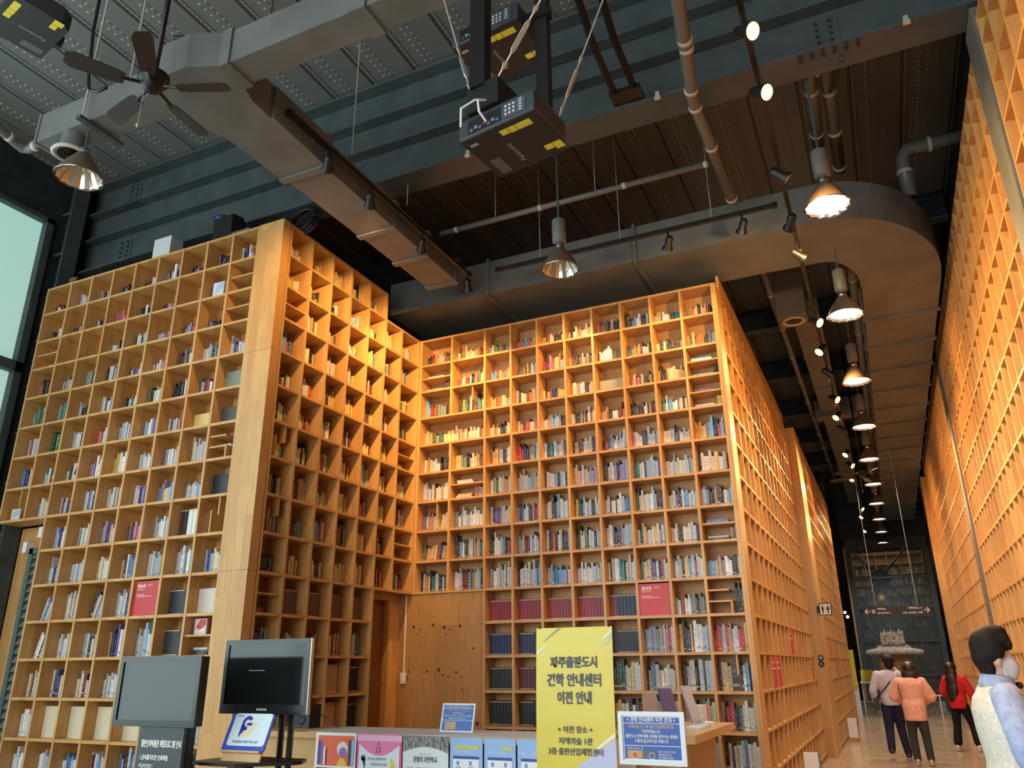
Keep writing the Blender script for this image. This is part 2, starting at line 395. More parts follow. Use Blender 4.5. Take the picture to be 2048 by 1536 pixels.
ca.box('plinth', CA[2], CA[9], .02, .05, 0, .07, M['wood'])

# B: return side, stepping down towards the inner corner
B = thing('bookcase', 'side bookcase running back from the wide corner post to the inner corner', 'bookcase', (-.15,1.6,0))
cb_ = Case('B', B, 0.0)
for j, u in enumerate(CB):
    if j == 0: cb_.upright(u+.015, 0, ZT)
    elif j <= 4: cb_.upright(u, 0, ZT)
    elif j == 5: cb_.upright(u, 0, ZT)
    else: cb_.upright(u if j < 7 else u-.016, zrow(10)-TH/2, 6.09)
for j in range(7):
    first = 0 if j < 5 else 1; last = 16 if j < 5 else 10
    u1 = CB[j+1] if j < 6 else CB[7]-.016
    u0 = CB[j] + (.015 if j == 0 else 0)
    cb_.shelf(u0, u1, (ZT if first == 0 else 6.09)-TH/2, 'top_board')
    for r in range(first+1, last+1): cb_.shelf(u0, u1, zrow(r))
cb_.back(CB[0], CB[5], 0, ZT); cb_.back(CB[5], CB[7], zrow(10), 6.09)
for (c, r, k) in ((0,3,'h'),(0,7,'V'),(0,9,'V'),(0,11,'h'),(6,6,'h'),(6,9,'h')): cb_.insert(CB[c], CB[c+1], r, k)

# C: bookcase behind the desk
Cc = thing('bookcase', 'wide bookcase behind the reception desk with the knotty plywood panel under its first bays', 'bookcase', (2.1,YC+.15,0))
cc = Case('A', Cc, YC)
for j, u in enumerate(CC):
    if j in (0, 10): cc.upright(u, zrow(10)-TH/2 if j == 0 else 0, 6.09, .036)
    elif j == 1:
        cc.upright(u, zrow(4)-TH/2, 6.09); cc.upright(u, zrow(10)-TH/2, zrow(5)+TH/2)
    else: cc.upright(u, 0, 6.09)
for j in range(10):
    cc.shelf(CC[j], CC[j+1], 6.09-TH/2, 'top_board')
    for r in range(2, (10 if j < 2 else 16)+1): cc.shelf(CC[j], CC[j+1], zrow(r))
cc.back(CC[0], CC[2], zrow(10), 6.09); cc.back(CC[2], CC[10], 0, 6.09)
for (c, r, k) in ((0,3,'h'),(1,4,'v'),(9,4,'h'),(9,5,'h'),(1,7,'h'),(0,8,'v'),(9,9,'h'),(9,11,'n'),(9,13,'v')): cc.insert(CC[c], CC[c+1], r, k)

# D: corridor bookcases on the desk side
Dd = thing('bookcase', 'long corridor bookcase starting at the end of the desk bookcase', 'bookcase', (4.15,6.6,0))
c_d = Case('B', Dd, 4.304)
DU = [3.35+.441*k for k in range(16)]
Dd_end = c_d.box('end_panel', 3.045, 3.335, -.0, .03, 0, 6.09, M['wood'])
for u in DU: c_d.upright(u+.015, 0, 6.06)
c_d.box('top_board', DU[0], DU[-1]+.03, .03, DP, 6.06, 6.09, M['wood'])
c_d.box('fascia', DU[0], DU[-1]+.03, .0, .03, 6.06, 6.32, M['wood'])
for r in range(1, 17): c_d.box('shelf', DU[0]+.03, DU[-1], .004, DP-.01, zrow(r)-TH/2, zrow(r)+TH/2, M['wood'])
c_d.back(DU[0], DU[-1]+.03, 0, 6.09)
D2 = thing('bookcase', 'far corridor bookcase beyond the plain wooden pier with the toilet sign', 'bookcase', (4.3,15,0))
c_d2 = Case('B', D2, 4.45)
c_d2.box('pier', 10.1, 11.1, -.02, .34, 0, 6.06, M['wood'])
DU2 = [11.12+.443*k for k in range(19)]
for u in DU2: c_d2.upright(u, 0, 6.0)
c_d2.box('top_board', DU2[0], DU2[-1], .0, DP, 6.0, 6.03, M['wood'])
for r in range(2, 17): c_d2.box('shelf', DU2[0], DU2[-1], .004, DP, zrow(r)-TH/2, zrow(r)+TH/2, M['wood'])
c_d2.back(DU2[0], DU2[-1], 0, 6.0)
# E: the opposite corridor wall of shelves
XE = 7.11
def ecase(y0, y1, label):
    t = thing('bookcase', label, 'bookcase', (XE+.15,(y0+y1)/2,0)); e = Case('E', t, XE)
    us = [y for y in [2.70+.38*k for k in range(-16, 41)] if y0+.1 < y < y1-.1]
    for u in [y0+.015]+us+[y1-.015]: e.upright(u, 0, 6.76)
    for r in range(-1, 17):
        z = zrow(r) if r >= 0 else 6.76-TH/2
        e.box('shelf' if r >= 0 else 'top_board', y0+.03, y1-.03, .004, DP, z-TH/2, z+TH/2, M['wood'])
    e.back(y0, y1, 0, 6.76)
    return t, e
E1, e1 = ecase(-3.2, .43, 'floor-to-ceiling shelf wall before the first grey steel post')
E2, e2 = ecase(.87, 8.60, 'floor-to-ceiling shelf wall between the two grey steel posts')
E3, e3 = ecase(9.04, 17.7, 'floor-to-ceiling shelf wall beyond the second grey steel post')
e3.box('pier', 17.7, 18.4, -.12, .3, 0, 6.34, M['wood'])
for y0, y1, lb in ((.445,.855,'flat grey steel post between shelf walls, close to the big girder end'), (8.615,9.025,'flat grey steel post between shelf walls, halfway down the corridor')):
    top('steel_post', MB().box(XE-.02, XE+.1, y0, y1, 0, 6.9), M['duct'], lb, 'post')
# ------------------------------------------------------------------ books
PAL = {
 'white': [('white',(226,226,222)),('pale grey',(204,209,212)),('off-white',(214,208,192)),('light grey',(186,194,200))],
 'blue': [('blue',(82,122,176)),('pale blue',(150,184,212)),('navy blue',(42,60,104)),('light blue',(112,168,212))],
 'dark': [('black',(34,34,38)),('charcoal',(58,56,60)),('dark brown',(62,44,38)),('dark blue',(30,42,62))],
 'red': [('dark red',(140,34,42)),('red',(190,54,50)),('pink',(206,118,128)),('maroon',(104,28,40))],
 'cream': [('cream',(224,204,164)),('beige',(206,182,140)),('yellowish',(220,190,104)),('tan',(182,148,104))],
 'green': [('green',(72,120,84)),('teal',(38,122,126)),('dark green',(36,72,60)),('grey-green',(120,138,124))],
 'warm': [('orange',(214,118,48)),('brown',(124,80,50)),('brick red',(172,74,52)),('ochre',(196,146,58))],
 'purple': [('purple',(108,80,142)),('lilac',(168,150,188))],
}
def mixpal(spec):
    out = []
    for k, wt in spec.items(): out += [(k, wt)]
    return out
def pick(spec):
    t = rnd.random()*sum(spec.values())
    for k, wt in spec.items():
        t -= wt
        if t <= 0: return rnd.choice(PAL[k])
    return PAL['white'][0]
P_CTOP = {'cream':4,'red':3,'dark':3.4,'warm':2.2,'blue':1.2,'white':1.6,'green':1}
P_CUP = {'cream':4.5,'white':3,'dark':2.4,'red':1.6,'warm':1.5,'green':1,'blue':.8}
P_CMID = {'white':7,'dark':2.2,'blue':1.6,'cream':2.4,'red':.8,'green':.8,'purple':.5}
P_CLOW = {'white':5,'dark':3,'cream':2.4,'blue':1.6,'red':1.3,'warm':.8,'green':.7}
P_ATOP = {'dark':3,'white':2.4,'red':1.6,'purple':1.2,'blue':.7}
P_AMID = {'white':4,'green':1.6,'blue':1.6,'dark':1.4,'red':1.2,'purple':.9}
P_ALOW = {'white':9,'blue':2.4,'dark':.9,'red':.35,'purple':.5,'cream':.8}
P_B = {'cream':3,'white':3,'dark':2,'red':.9,'blue':.7,'green':.6}
books = []      # every book: case, place, size, colour, words
def put(case, u, w_, v, dp, z, h, col, cname, col_i, row, kind='book', lean=0, flat=False, setname=None, idx=0):
    books.append(dict(case=case, u=u, w=w_, v=v, d=dp, z=z, h=h, col=col, cname=cname, c=col_i, r=row, kind=kind, lean=lean, flat=flat, set=setname, i=idx))
def fill(case, cols, c, r, spec, frac=.9, hmin=.19, hmax=.25, tmin=.014, tmax=.034, setv=None, lean=None, u0=None, u1=None, vbase=.155):
    a = cols[c]+TH/2+.004 if u0 is None else u0; b = cols[c+1]-TH/2-.004 if u1 is None else u1
    z = zrow(r)+TH/2; end = a+(b-a)*frac; u = a; i = 0
    base_h = rnd.uniform(hmin, hmax); hcol = None; run = 0
    while u < end-.012:
        if setv:
            cname, col = setv[0]; t = setv[1]; h = setv[2]; kind = setv[3]
            if u+t > b: break
            put(case, u, t*.9, vbase-.02, .14, z, h, col, cname, c, r, kind, 0, False, setv[4], i)
        else:
            if run <= 0: hcol = pick(spec); run = rnd.choice((1,1,1,1,2,3))
            run -= 1
            t = rnd.uniform(tmin, tmax); h = min(.352, max(.15, base_h + rnd.uniform(-.04,.04)))
            if rnd.random() < .08: h = min(.34, h+.06)
            if u+t > b: break
            k = .92+rnd.random()*.14
            col = tuple(min(255,int(x*k)) for x in hcol[1])
            put(case, u, t*.96, vbase+rnd.uniform(-.012,.012), .13-rnd.uniform(0,.01), z, h, col, hcol[0], c, r, 'book', (lean or 0), False, None, i)
        u += t; i += 1
def stack(case, cols, c, r, zb, n, spec, off=.02, w_=.2):
    z = zb; a = cols[c]+TH/2+off
    for i in range(n):
        hc = pick(spec); t = rnd.uniform(.016,.03)
        put(case, a+rnd.uniform(0,.02), w_+rnd.uniform(-.02,.02), .12, .15, z, t, hc[1], hc[0], c, r, 'book', 0, True, None, i); z += t+.0008
hmid = lambda r: (zrow(r)+zrow(r-1))/2+.0095
# --- A
SKIP_A = {(6,11)}
for c in range(9):
    for r in range(1, 17):
        if c < 2 and r > 8: continue
        if (c,r) in SKIP_A or (c,r) in ((7,2),(0,8)): continue
        if (c,r) in ((1,7),(2,7)): fill(ca, CA, c, r, P_AMID, .3, .2, .24); continue
        if (c,r) in ((8,2),(8,3),(0,3),(8,12)):
            stack(ca, CA, c, r, zrow(r)+TH/2, rnd.choice((2,3)), P_ATOP); 
            if (c,r) != (8,12): stack(ca, CA, c, r, hmid(r), 2, P_AMID)
            continue
        if (c,r) == (8,7):
            stack(ca, CA, c, r, zrow(r)+.138+TH/2+.001, 2, P_ALOW); continue
        if (c,r) == (8,9): fill(ca, CA, c, r, P_ALOW, .25); continue
        if r <= 3:
            if (c,r) in ((1,3),(2,3),(6,2)) : stack(ca, CA, c, r, zrow(r)+TH/2, 2, P_ATOP, .06, .16); continue
            fill(ca, CA, c, r, P_ATOP, rnd.uniform(.35,.75), .13, .21)
        elif r <= 6:
            if (c,r) in ((0,5),(1,5),(2,4),(1,6)): fill(ca, CA, c, r, {'green':1}, .35, .27,.31, .05,.07); fill(ca, CA, c, r, P_AMID, .9, .22,.26, u0=CA[c]+.17)
            elif (c,r) == (7,6): fill(ca, CA, c, r, None, .8, setv=(('yellowish',(222,196,120)),.028,.19,'set','yellow'))
            elif (c,r) == (8,6): fill(ca, CA, c, r, None, .85, setv=(('charcoal',(78,80,78)),.03,.21,'set','grey'))
            elif (c,r) == (8,5): fill(ca, CA, c, r, None, .9, setv=(('grey-green',(132,140,132)),.022,.24,'set','thin'))
            else: fill(ca, CA, c, r, P_AMID, rnd.uniform(.5,.85), .18, .25)
        else:
            if (c,r) == (8,8): fill(ca, CA, c, r, None, .95, setv=(('charcoal',(44,48,54)),.026,.25,'set','black'))
            elif (c,r) in ((7,11),(7,12)): fill(ca, CA, c, r, None, .9, setv=(('charcoal',(50,52,56)),.034,.26,'set','black'))
            elif (c,r) == (7,9): fill(ca, CA, c, r, None, .3, setv=(('dark brown',(70,44,46)),.05,.31,'set','maroon')); fill(ca, CA, c, r, None, .95, setv=(('white',(214,224,218)),.07,.30,'set','white'), u0=CA[c]+.13)
            elif (c,r) in ((3,14),(4,14),(5,14),(6,14)): fill(ca, CA, c, r, None, .95, setv=(('off-white',(216,206,178)),.026,.31,'set','cream'))
            elif (c,r) == (8,11): fill(ca, CA, c, r, None, .95, setv=(('off-white',(212,206,192)),.024,.25,'set','cream'))
            elif (c,r) in ((2,11),(4,11),(2,12)): fill(ca, CA, c, r, P_ALOW, .8, .25, .28, .02,.04, lean=.28)
            else: fill(ca, CA, c, r, P_ALOW, rnd.uniform(.6,.95), .2, .27)
# --- B
for c in range(7):
    for r in range(1 if c < 5 else 2, (16 if c < 5 else 10)+1):
        if (c,r) in ((0,3),(0,11),(6,6),(6,9)):
            stack(cb_, CB, c, r, zrow(r)+TH/2, 3, {'red':1,'dark':1} if r == 11 else P_B, .05); continue
        if (c,r) in ((0,7),(0,9)): fill(cb_, CB, c, r, P_B, .97, u0=CB[c]+.25); continue
        if r == 11 and 1 <= c <= 4: fill(cb_, CB, c, r, None, .97, setv=(('brown',(112,84,78)),.04,.27,'set','plaid')); continue
        if r in (13,14) and c in (2,3): fill(cb_, CB, c, r, None, .97, setv=(('tan',(190,148,96)),.045,.31,'set','tan')); continue
        if r in (13,14) and c == 4: fill(cb_, CB, c, r, None, .97, setv=(('black',(30,32,34)),.05,.29,'set','black')); continue
        if r > 14: fill(cb_, CB, c, r, P_B, .97, u0=CB[c]+.1); continue
        fill(cb_, CB, c, r, P_B, .97, .17, .26, u0=CB[c]+TH+.01+(.02 if r > 4 else rnd.uniform(.02,.16)))
# --- C
for c in range(10):
    for r in range(2, (10 if c < 2 else 16)+1):
        if (c,r) == (7,11): continue
        if (c,r) == (0,5): fill(cc, CC, 0, 5, P_CUP, .97, .17,.21, u1=CC[2]-TH/2-.004); continue
        if (c,r) == (1,5): continue
        if (c,r) in ((0,3),(1,7),(9,4),(9,5),(9,9)):
            stack(cc, CC, c, r, zrow(r)+TH/2, 3, P_CMID, .03, .24); stack(cc, CC, c, r, hmid(r), 3, P_CMID, .03, .24)
            fill(cc, CC, c, r, P_CTOP, .92, .12,.14, u0=CC[c]+.31); continue
        if (c,r) == (9,11): fill(cc, CC, c, r, {'blue':3,'red':1,'dark':1}, .95, .30,.33, u0=CC[c]+.28); continue
        if r == 11 and c in (2,3,4,5): fill(cc, CC, c, r, None, .98, setv=(('dark red',(146,36,46)),.04,.26,'set','red')); continue
        if r == 11 and c == 6:
            fill(cc, CC, c, r, None, .25, setv=(('dark red',(130,34,44)),.04,.26,'set','red')); fill(cc, CC, c, r, None, .98, setv=(('navy blue',(26,38,72)),.044,.26,'set','navy'), u0=CC[c]+.095); continue
        if r == 12 and c in (2,3,4,5): fill(cc, CC, c, r, None, .98, setv=(('navy blue',(28,44,90)),.04,.26,'set','navy')); continue
        if r == 12 and c == 6: fill(cc, CC, c, r, None, .98, setv=(('black',(30,30,34)),.038,.26,'set','black')); continue
        if r == 13 and c == 2: fill(cc, CC, c, r, None, .98, setv=(('black',(32,34,36)),.04,.26,'set','black')); continue
        if r == 13 and c in (3,4): fill(cc, CC, c, r, None, .98, setv=(('maroon',(92,34,40)),.05,.26,'set','maroon')); continue
        if r == 14 and c in (2,3,4): fill(cc, CC, c, r, None, .96, setv=(('black',(34,36,38)),.046,.28,'set','black')); continue
        if (c,r) == (8,11): fill(cc, CC, c, r, {'green':2,'white':4,'warm':1,'red':1,'dark':1}, .95, .2,.21, .012,.022); continue
        if (c,r) == (6,4): fill(cc, CC, c, r, None, .95, setv=(('grey-green',(150,148,128)),.028,.17,'set','pale')); continue
        if (c,r) in ((7,4),(8,4),(7,5),(8,3)): fill(cc, CC, c, r, {'dark':3,'cream':2,'red':1}, .95, .16,.19); continue
        if (c,r) in ((6,6),(0,9)): fill(cc, CC, c, r, P_CUP, .8, .19,.23, lean=.16); continue
        if r <= 4: fill(cc, CC, c, r, P_CTOP, rnd.uniform(.84,.99), .15, .22)
        elif r <= 6: fill(cc, CC, c, r, P_CUP, rnd.uniform(.88,.99), .17, .23)
        elif r <= 10: fill(cc, CC, c, r, P_CMID, rnd.uniform(.9,.99), .21, .26)
        else: fill(cc, CC, c, r, P_CLOW, rnd.uniform(.9,.99), .23, .3, .016,.04)
M['pages'] = noisy(mat('book_pages', srgb(222,212,190), .8), srgb(204,192,168), 60, (1,8,1))
def cover_mat(name, stuff):
    m_ = mat(name, (1,1,1,1), .45); N, L, b = nodes(m_)
    if stuff:
        at = N.new('ShaderNodeAttribute'); at.attribute_name = 'tint'; colr = at.outputs['Color']; seed = at.outputs['Alpha']; keep = at.outputs['Alpha']
    else:
        oi = N.new('ShaderNodeObjectInfo'); colr = oi.outputs['Color']; seed = oi.outputs['Random']; keep = N.new('ShaderNodeMath'); keep.operation = 'SUBTRACT'; keep.inputs[1].default_value = .6; L.new(oi.outputs['Alpha'], keep.inputs[0]); keep = keep.outputs[0]
    uv = N.new('ShaderNodeUVMap'); sep = N.new('ShaderNodeSeparateXYZ'); L.new(uv.outputs[0], sep.inputs[0])
    def mth(op, a, bb, c=None):
        n = N.new('ShaderNodeMath'); n.operation = op
        for i, v in enumerate((a,bb,c)):
            if v is None: continue
            if isinstance(v, (int,float)): n.inputs[i].default_value = v
            else: L.new(v, n.inputs[i])
        return n.outputs[0]
    # printed title: marks in the middle of the spine, only on the spine (uv.x < 1)
    cv = N.new('ShaderNodeCombineXYZ'); L.new(mth('MULTIPLY', sep.outputs[0], 2.2), cv.inputs[0]); L.new(mth('MULTIPLY_ADD', sep.outputs[1], 13.0, mth('MULTIPLY', seed, 91.0)), cv.inputs[1])
    nz = N.new('ShaderNodeTexNoise'); nz.inputs['Scale'].default_value = 1.0; nz.inputs['Detail'].default_value = 1; L.new(cv.outputs[0], nz.inputs['Vector'])
    mid = mth('LESS_THAN', mth('ABSOLUTE', mth('SUBTRACT', sep.outputs[0], .5), None), .24)
    rng = mth('LESS_THAN', mth('ABSOLUTE', mth('SUBTRACT', sep.outputs[1], mth('MULTIPLY_ADD', seed, .2, .5)), None), .26)
    tl = mth('MULTIPLY', mth('MULTIPLY', mid, rng), mth('GREATER_THAN', nz.outputs[0], .56))
    band = mth('LESS_THAN', mth('ABSOLUTE', mth('SUBTRACT', sep.outputs[1], mth('MULTIPLY_ADD', seed, .12, .08)), None), mth('MULTIPLY', seed, .05))
    band = mth('MULTIPLY', band, mth('LESS_THAN', sep.outputs[0], 1.0))
    ink = mth('MULTIPLY', mth('MAXIMUM', tl, band), mth('MULTIPLY', mth('GREATER_THAN', keep, -.1), .55))
    bw = N.new('ShaderNodeRGBToBW'); L.new(colr, bw.inputs[0])
    inv = mth('LESS_THAN', bw.outputs[0], .22)
    ic = N.new('ShaderNodeMix'); ic.data_type = 'RGBA'; ic.inputs['A'].default_value = srgb(56,56,66); ic.inputs['B'].default_value = srgb(226,216,190); L.new(inv, ic.inputs['Factor'])
    mx = N.new('ShaderNodeMix'); mx.data_type = 'RGBA'; L.new(ink, mx.inputs['Factor']); L.new(colr, mx.inputs['A']); L.new(ic.outputs['Result'], mx.inputs['B'])
    L.new(mx.outputs['Result'], b.inputs['Base Color'])
    return m_
M['cover'] = cover_mat('book_cover', False); M['cover_stuff'] = cover_mat('book_cover_far', True)
M['gilt'] = mat('gilt_band', srgb(214,196,158), .4)
# unit book: spine towards -y, boards left and right, page block inset at the top
def unit_cover():
    v = [(0,0,0),(1,0,0),(1,1,0),(0,1,0),(0,0,1),(1,0,1),(1,1,1),(0,1,1)]
    t = .14
    v += [(t,.03,0),(1-t,.03,0),(1-t,1,0),(t,1,0),(t,.03,1),(1-t,.03,1),(1-t,1,1),(t,1,1)]
    f = [(0,1,5,4),(1,2,6,5),(3,0,4,7),(4,5,13,12),(5,6,14,13),(7,4,12,15),(0,8,9,1),(1,9,10,2),(0,3,11,8),(8,12,13,9),(9,13,14,10),(11,15,12,8),(2,10,14,6),(3,7,15,11)]
    uvf = [((0,0),(1,0),(1,1),(0,1))] + [((2,0),)*4]*13
    return v, f, uvf
UV_, UF_, UUV_ = unit_cover()
def unit_mesh():
    me = bpy.data.meshes.new('book'); me.from_pydata(UV_, [], UF_); me.materials.append(M['cover'])
    ul = me.uv_layers.new(name='UVMap'); k = 0
    for fi in range(len(UF_)):
        for c in UUV_[fi]: ul.data[k].uv = c; k += 1
    me.update(); return me
bk_mesh = unit_mesh()
pg_mesh = MB().box(.14,.86,.03,.96,.02,.975).mesh('pages', M['pages'])
band_mesh = MB().box(-.002,1.002,-.012,.0,.0,1).mesh('gilt_band', M['gilt'])
def book_matrix(b):
    """where one book stands: local unit cube -> world"""
    u, v, z = b['u'], b['v'], b['z']
    k = b['case'].k; o = b['case'].org
    rz = 0 if k == 'A' else R(90)
    p = Vector((u, o+v, z)) if k == 'A' else Vector((o-v, u, z))
    Mx = Matrix.Translation(p) @ Matrix.Rotation(rz, 4, 'Z')
    if b['flat']: S = Matrix.Diagonal((b['w'], b['d'], b['h'], 1))
    else: S = Matrix.Diagonal((b['w'], b['d'], b['h'], 1))
    if b['lean'] and not b['flat']: Mx = Mx @ Matrix.Translation((b['h']*math.sin(b['lean'])*.0,0,0)) @ Matrix.Rotation(b['lean'], 4, 'Y') 
    return Mx, S
# how large each book shows in the photograph
OCC = [(1070,1245,1235,1540),(222,1305,410,1540),(432,1270,625,1540),(1236,1415,1380,1540),(560,1455,1100,1540)]
for b in books:
    Mx, S = book_matrix(b); F = Mx @ S
    p0 = px(F @ Vector((0,0,0))); p1 = px(F @ Vector((1,0,0))); p2 = px(F @ Vector((0,0,1)))
    cxp = px(F @ Vector((.5,0,.5)))
    a = abs((p1[0]-p0[0])*(p2[1]-p0[1]) - (p1[1]-p0[1])*(p2[0]-p0[0]))
    if not (0 < cxp[0] < 2048 and 0 < cxp[1] < 1530): a = 0
    if any(x0 < cxp[0] < x1 and y0 < cxp[1] < y1 for x0,y0,x1,y1 in OCC): a *= .02
    if b['case'] is ca and b['u']-CA[b['c']] > .22: a *= .3       # hidden behind the next upright
    b['a'] = a
books.sort(key=lambda b: -b['a'])
ORD = ['first','second','third','fourth','fifth','sixth','seventh','eighth','ninth','tenth','eleventh','twelfth','thirteenth','fourteenth','fifteenth','sixteenth','seventeenth','eighteenth','nineteenth','twentieth']
CW = {id(ca): ('left-hand tall', 'from the window wall'), id(cb_): ('side', 'from the corner post'), id(cc): ('desk', 'from the inner corner')}
def words(b):
    cs = {id(ca):'window-side', id(cb_):'side', id(cc):'desk'}[id(b['case'])]
    sh = ORD[b['r']-1 if b['case'] is not cc else b['r']-2]; bay = ORD[b['c']]
    if b['set']:
        return '%s %s volume of the uniform set, %s bay, %s shelf down, %s bookcase' % (ORD[b['i']], b['cname'], bay, sh, cs), 'matching volumes, %s bookcase bay %d shelf %d' % (cs, b['c']+1, b['r'])
    tw = 'thick' if (b['h'] if b['flat'] else b['w']) > .032 else ('slim' if (b['h'] if b['flat'] else b['w']) < .02 else 'medium')
    if b['flat']: return '%s %s book lying %s in its pile, %s bay, %s shelf down, %s bookcase' % (tw, b['cname'], ORD[b['i']], bay, sh, cs), None
    return '%s %s book, %s along in the %s bay, %s shelf down, %s bookcase' % (tw, b['cname'], ORD[min(b['i'],19)], bay, sh, cs), None
NIND = 300
seen = {}
for b in books[:NIND]:
    Mx, S = book_matrix(b)
    o = bpy.data.objects.new('book', bk_mesh); COL.objects.link(o)
    o.matrix_world = Mx @ S
    c_ = srgb(*b['col']); o.color = c_ if b['kind'] != 'set' else (c_[0],c_[1],c_[2],0)
    lb, gp = words(b)
    tag(o, lb, 'book', gp)
    seen.setdefault(lb, []).append(o)
    p = bpy.data.objects.new('pages', pg_mesh); COL.objects.link(p); p.parent = o
    if b['kind'] == 'set':
        for zb, hb in ((.03,.03),(.93,.03)):
            q_ = bpy.data.objects.new('gilt_band', band_mesh); COL.objects.link(q_); q_.parent = o; q_.location = (0,0,zb); q_.scale = (1,1,hb)
for lb, os_ in seen.items():
    if len(os_) > 1:
        for o in os_:
            if 'group' not in o: o['group'] = 'alike books: ' + lb[:40]
# the rest of the books, joined
sv, sf, suv, scol, smi = [], [], [], [], []
for b in books[NIND:]:
    Mx, S = book_matrix(b); F = Mx @ S; base = len(sv)
    sv += [tuple(F @ Vector(v)) for v in UV_]
    al = rnd.random() if b['kind'] != 'set' else -.5; c_ = srgb(*b['col'])
    for fi, f in enumerate(UF_):
        sf.append(tuple(base+i for i in f)); smi.append(0)
        for q_ in UUV_[fi]: suv.append(q_); scol.append((c_[0],c_[1],c_[2],al))
    base = len(sv)
    for v in [(.14,.03,.975),(.86,.03,.975),(.86,.96,.975),(.14,.96,.975)]: sv.append(tuple(F @ Vector(v)))
    sf.append((base,base+1,base+2,base+3)); smi.append(1)
    for q_ in range(4): suv.append((2,0)); scol.append((1,1,1,1))
me = bpy.data.meshes.new('shelved_books'); me.from_pydata(sv, [], sf); me.materials.append(M['cover_stuff']); me.materials.append(M['pages'])
ul = me.uv_layers.new(name='UVMap'); ul.data.foreach_set('uv', [x for q_ in suv for x in q_])
ca_ = me.color_attributes.new('tint', 'FLOAT_COLOR', 'CORNER'); ca_.data.foreach_set('color', [x for q_ in scol for x in q_])
me.polygons.foreach_set('material_index', smi); me.update()
so = bpy.data.objects.new('shelved_books', me); COL.objects.link(so); so['kind'] = 'stuff'
tag(so, 'hundreds of smaller-looking books of many colours filling the upper pigeonholes', 'books')

# ---- books shown cover-out
def rgbm(name, c): return mat(name, srgb(*c), .4)
def faceout(case_u, z, w_, h, c1, c2, label, v=.10):
    g = thing('book', label, 'book', (case_u+w_/2, v, z))
    ob('cover', MB().box(case_u, case_u+w_, v, v+.02, z, z+h), rgbm('cover_out', c1), g)
    ob('cover_print', MB().prism([(case_u+w_*.15,z+h*.45),(case_u+w_*.5,z+h*.3),(case_u+w_*.95,z+h*.6),(case_u+w_*.95,z+h*.95),(case_u+w_*.45,z+h*.95)], v-.001, v, 'y'), rgbm('cover_print', c2), g)
    ob('title_patch', MB().box(case_u+w_*.5, case_u+w_*.8, v-.0015, v-.001, z+h*.22, z+h*.34), rgbm('cover_patch', (235,232,226)), g)
faceout(CA[8]+.05, hmid(12)+.001, .16, .155, (206,196,194), (186,52,58), 'pale book with a red splash shown cover-out beside the corner post')
faceout(CA[1]+.17, zrow(7)+TH/2, .15, .22, (70,56,58), (206,168,150), 'dark book with a flesh-toned cover picture shown cover-out, second bay', .12)
faceout(CA[2]+.16, zrow(7)+TH/2, .16, .24, (196,176,186), (60,44,50), 'pinkish book with a dark cover picture shown cover-out, third bay', .12)
faceout(CA[7]+.10, zrow(2)+TH/2, .17, .22, (206,214,226), (176,190,214), 'large pale blue book shown cover-out near the top of the window-side bookcase', .08)
faceout(CA[0]+.06, zrow(8)+TH/2, .16, .16, (216,214,200), (176,190,206), 'cream and blue book shown cover-out in the overhanging first bay', .10)
# ---- red donor boards standing in the shelves
txt_cache = {}
M['ink_white'] = mat('white_print', srgb(240,240,236), .6)
M['ink_dark'] = mat('dark_print', srgb(62,66,84), .6)
TEXTS = []
def text(name, body, size, mt, loc, parent, rot=(R(90),0,0), align='LEFT', weight=0.0, sx=1.0, world=True):
    """flat lettering; the curves are turned into meshes together by finish_texts()"""
    cu = bpy.data.curves.new(name, 'FONT'); cu.body = body; cu.size = size; cu.align_x = align; cu.align_y = 'CENTER'
    cu.offset = weight; cu.resolution_u = 2; cu.fill_mode = 'FRONT'; cu.extrude = .0004
    o = link(name, bpy.data.meshes.new(name), parent, Vector(loc) - (wloc(parent) if world and parent is not None else Vector((0,0,0))), rot); o.scale = (sx,1,1)
    TEXTS.append((o, cu, mt)); return o
def finish_texts():
    tmp = []
    for o, cu, mt in TEXTS:
        t = bpy.data.objects.new('tmp', cu); COL.objects.link(t); tmp.append(t)
    dg = bpy.context.evaluated_depsgraph_get()
    for (o, cu, mt), t in zip(TEXTS, tmp):
        me_ = bpy.data.meshes.new_from_object(t.evaluated_get(dg)); me_.materials.clear(); me_.materials.append(mt); o.data = me_
    for t in tmp: bpy.data.objects.remove(t)
def donor_board(u0, u1, z, v, title, label):
    g = thing('donor_board', label, 'sign', ((u0+u1)/2, v, z))
    ob('panel', MB().box(u0, u1, v, v+.025, z, z+.355), M['red'], g)
    text('lettering', title, .042, M['ink_white'], (u0+.035, v-.001, z+.30), g, weight=.0008)
    text('lettering', '기증도서', .022, M['ink_white'], (u0+.17, v-.001, z+.308), g)
    text('lettering', 'Donated books', .018, M['ink_white'], (u0+.035, v-.001, z+.215), g, weight=.0004)
    for zz, ww in ((.265,.1),(.195,.22)): ob('rule', MB().box(u0+.035,u0+.035+ww,v-.0015,v,z+zz,z+zz+.004), M['ink_white'], g)
donor_board(CA[6]+.02, CA[7]-.04, zrow(11)+TH/2, .03, '한승옥', 'red donor board with white lettering standing in the tall window-side bookcase')
donor_board(CC[7]+.017, CC[8]-.018, zrow(11)+TH/2, YC+.02, '홍진경', 'red donor board with white lettering in the desk bookcase beside navy volumes')
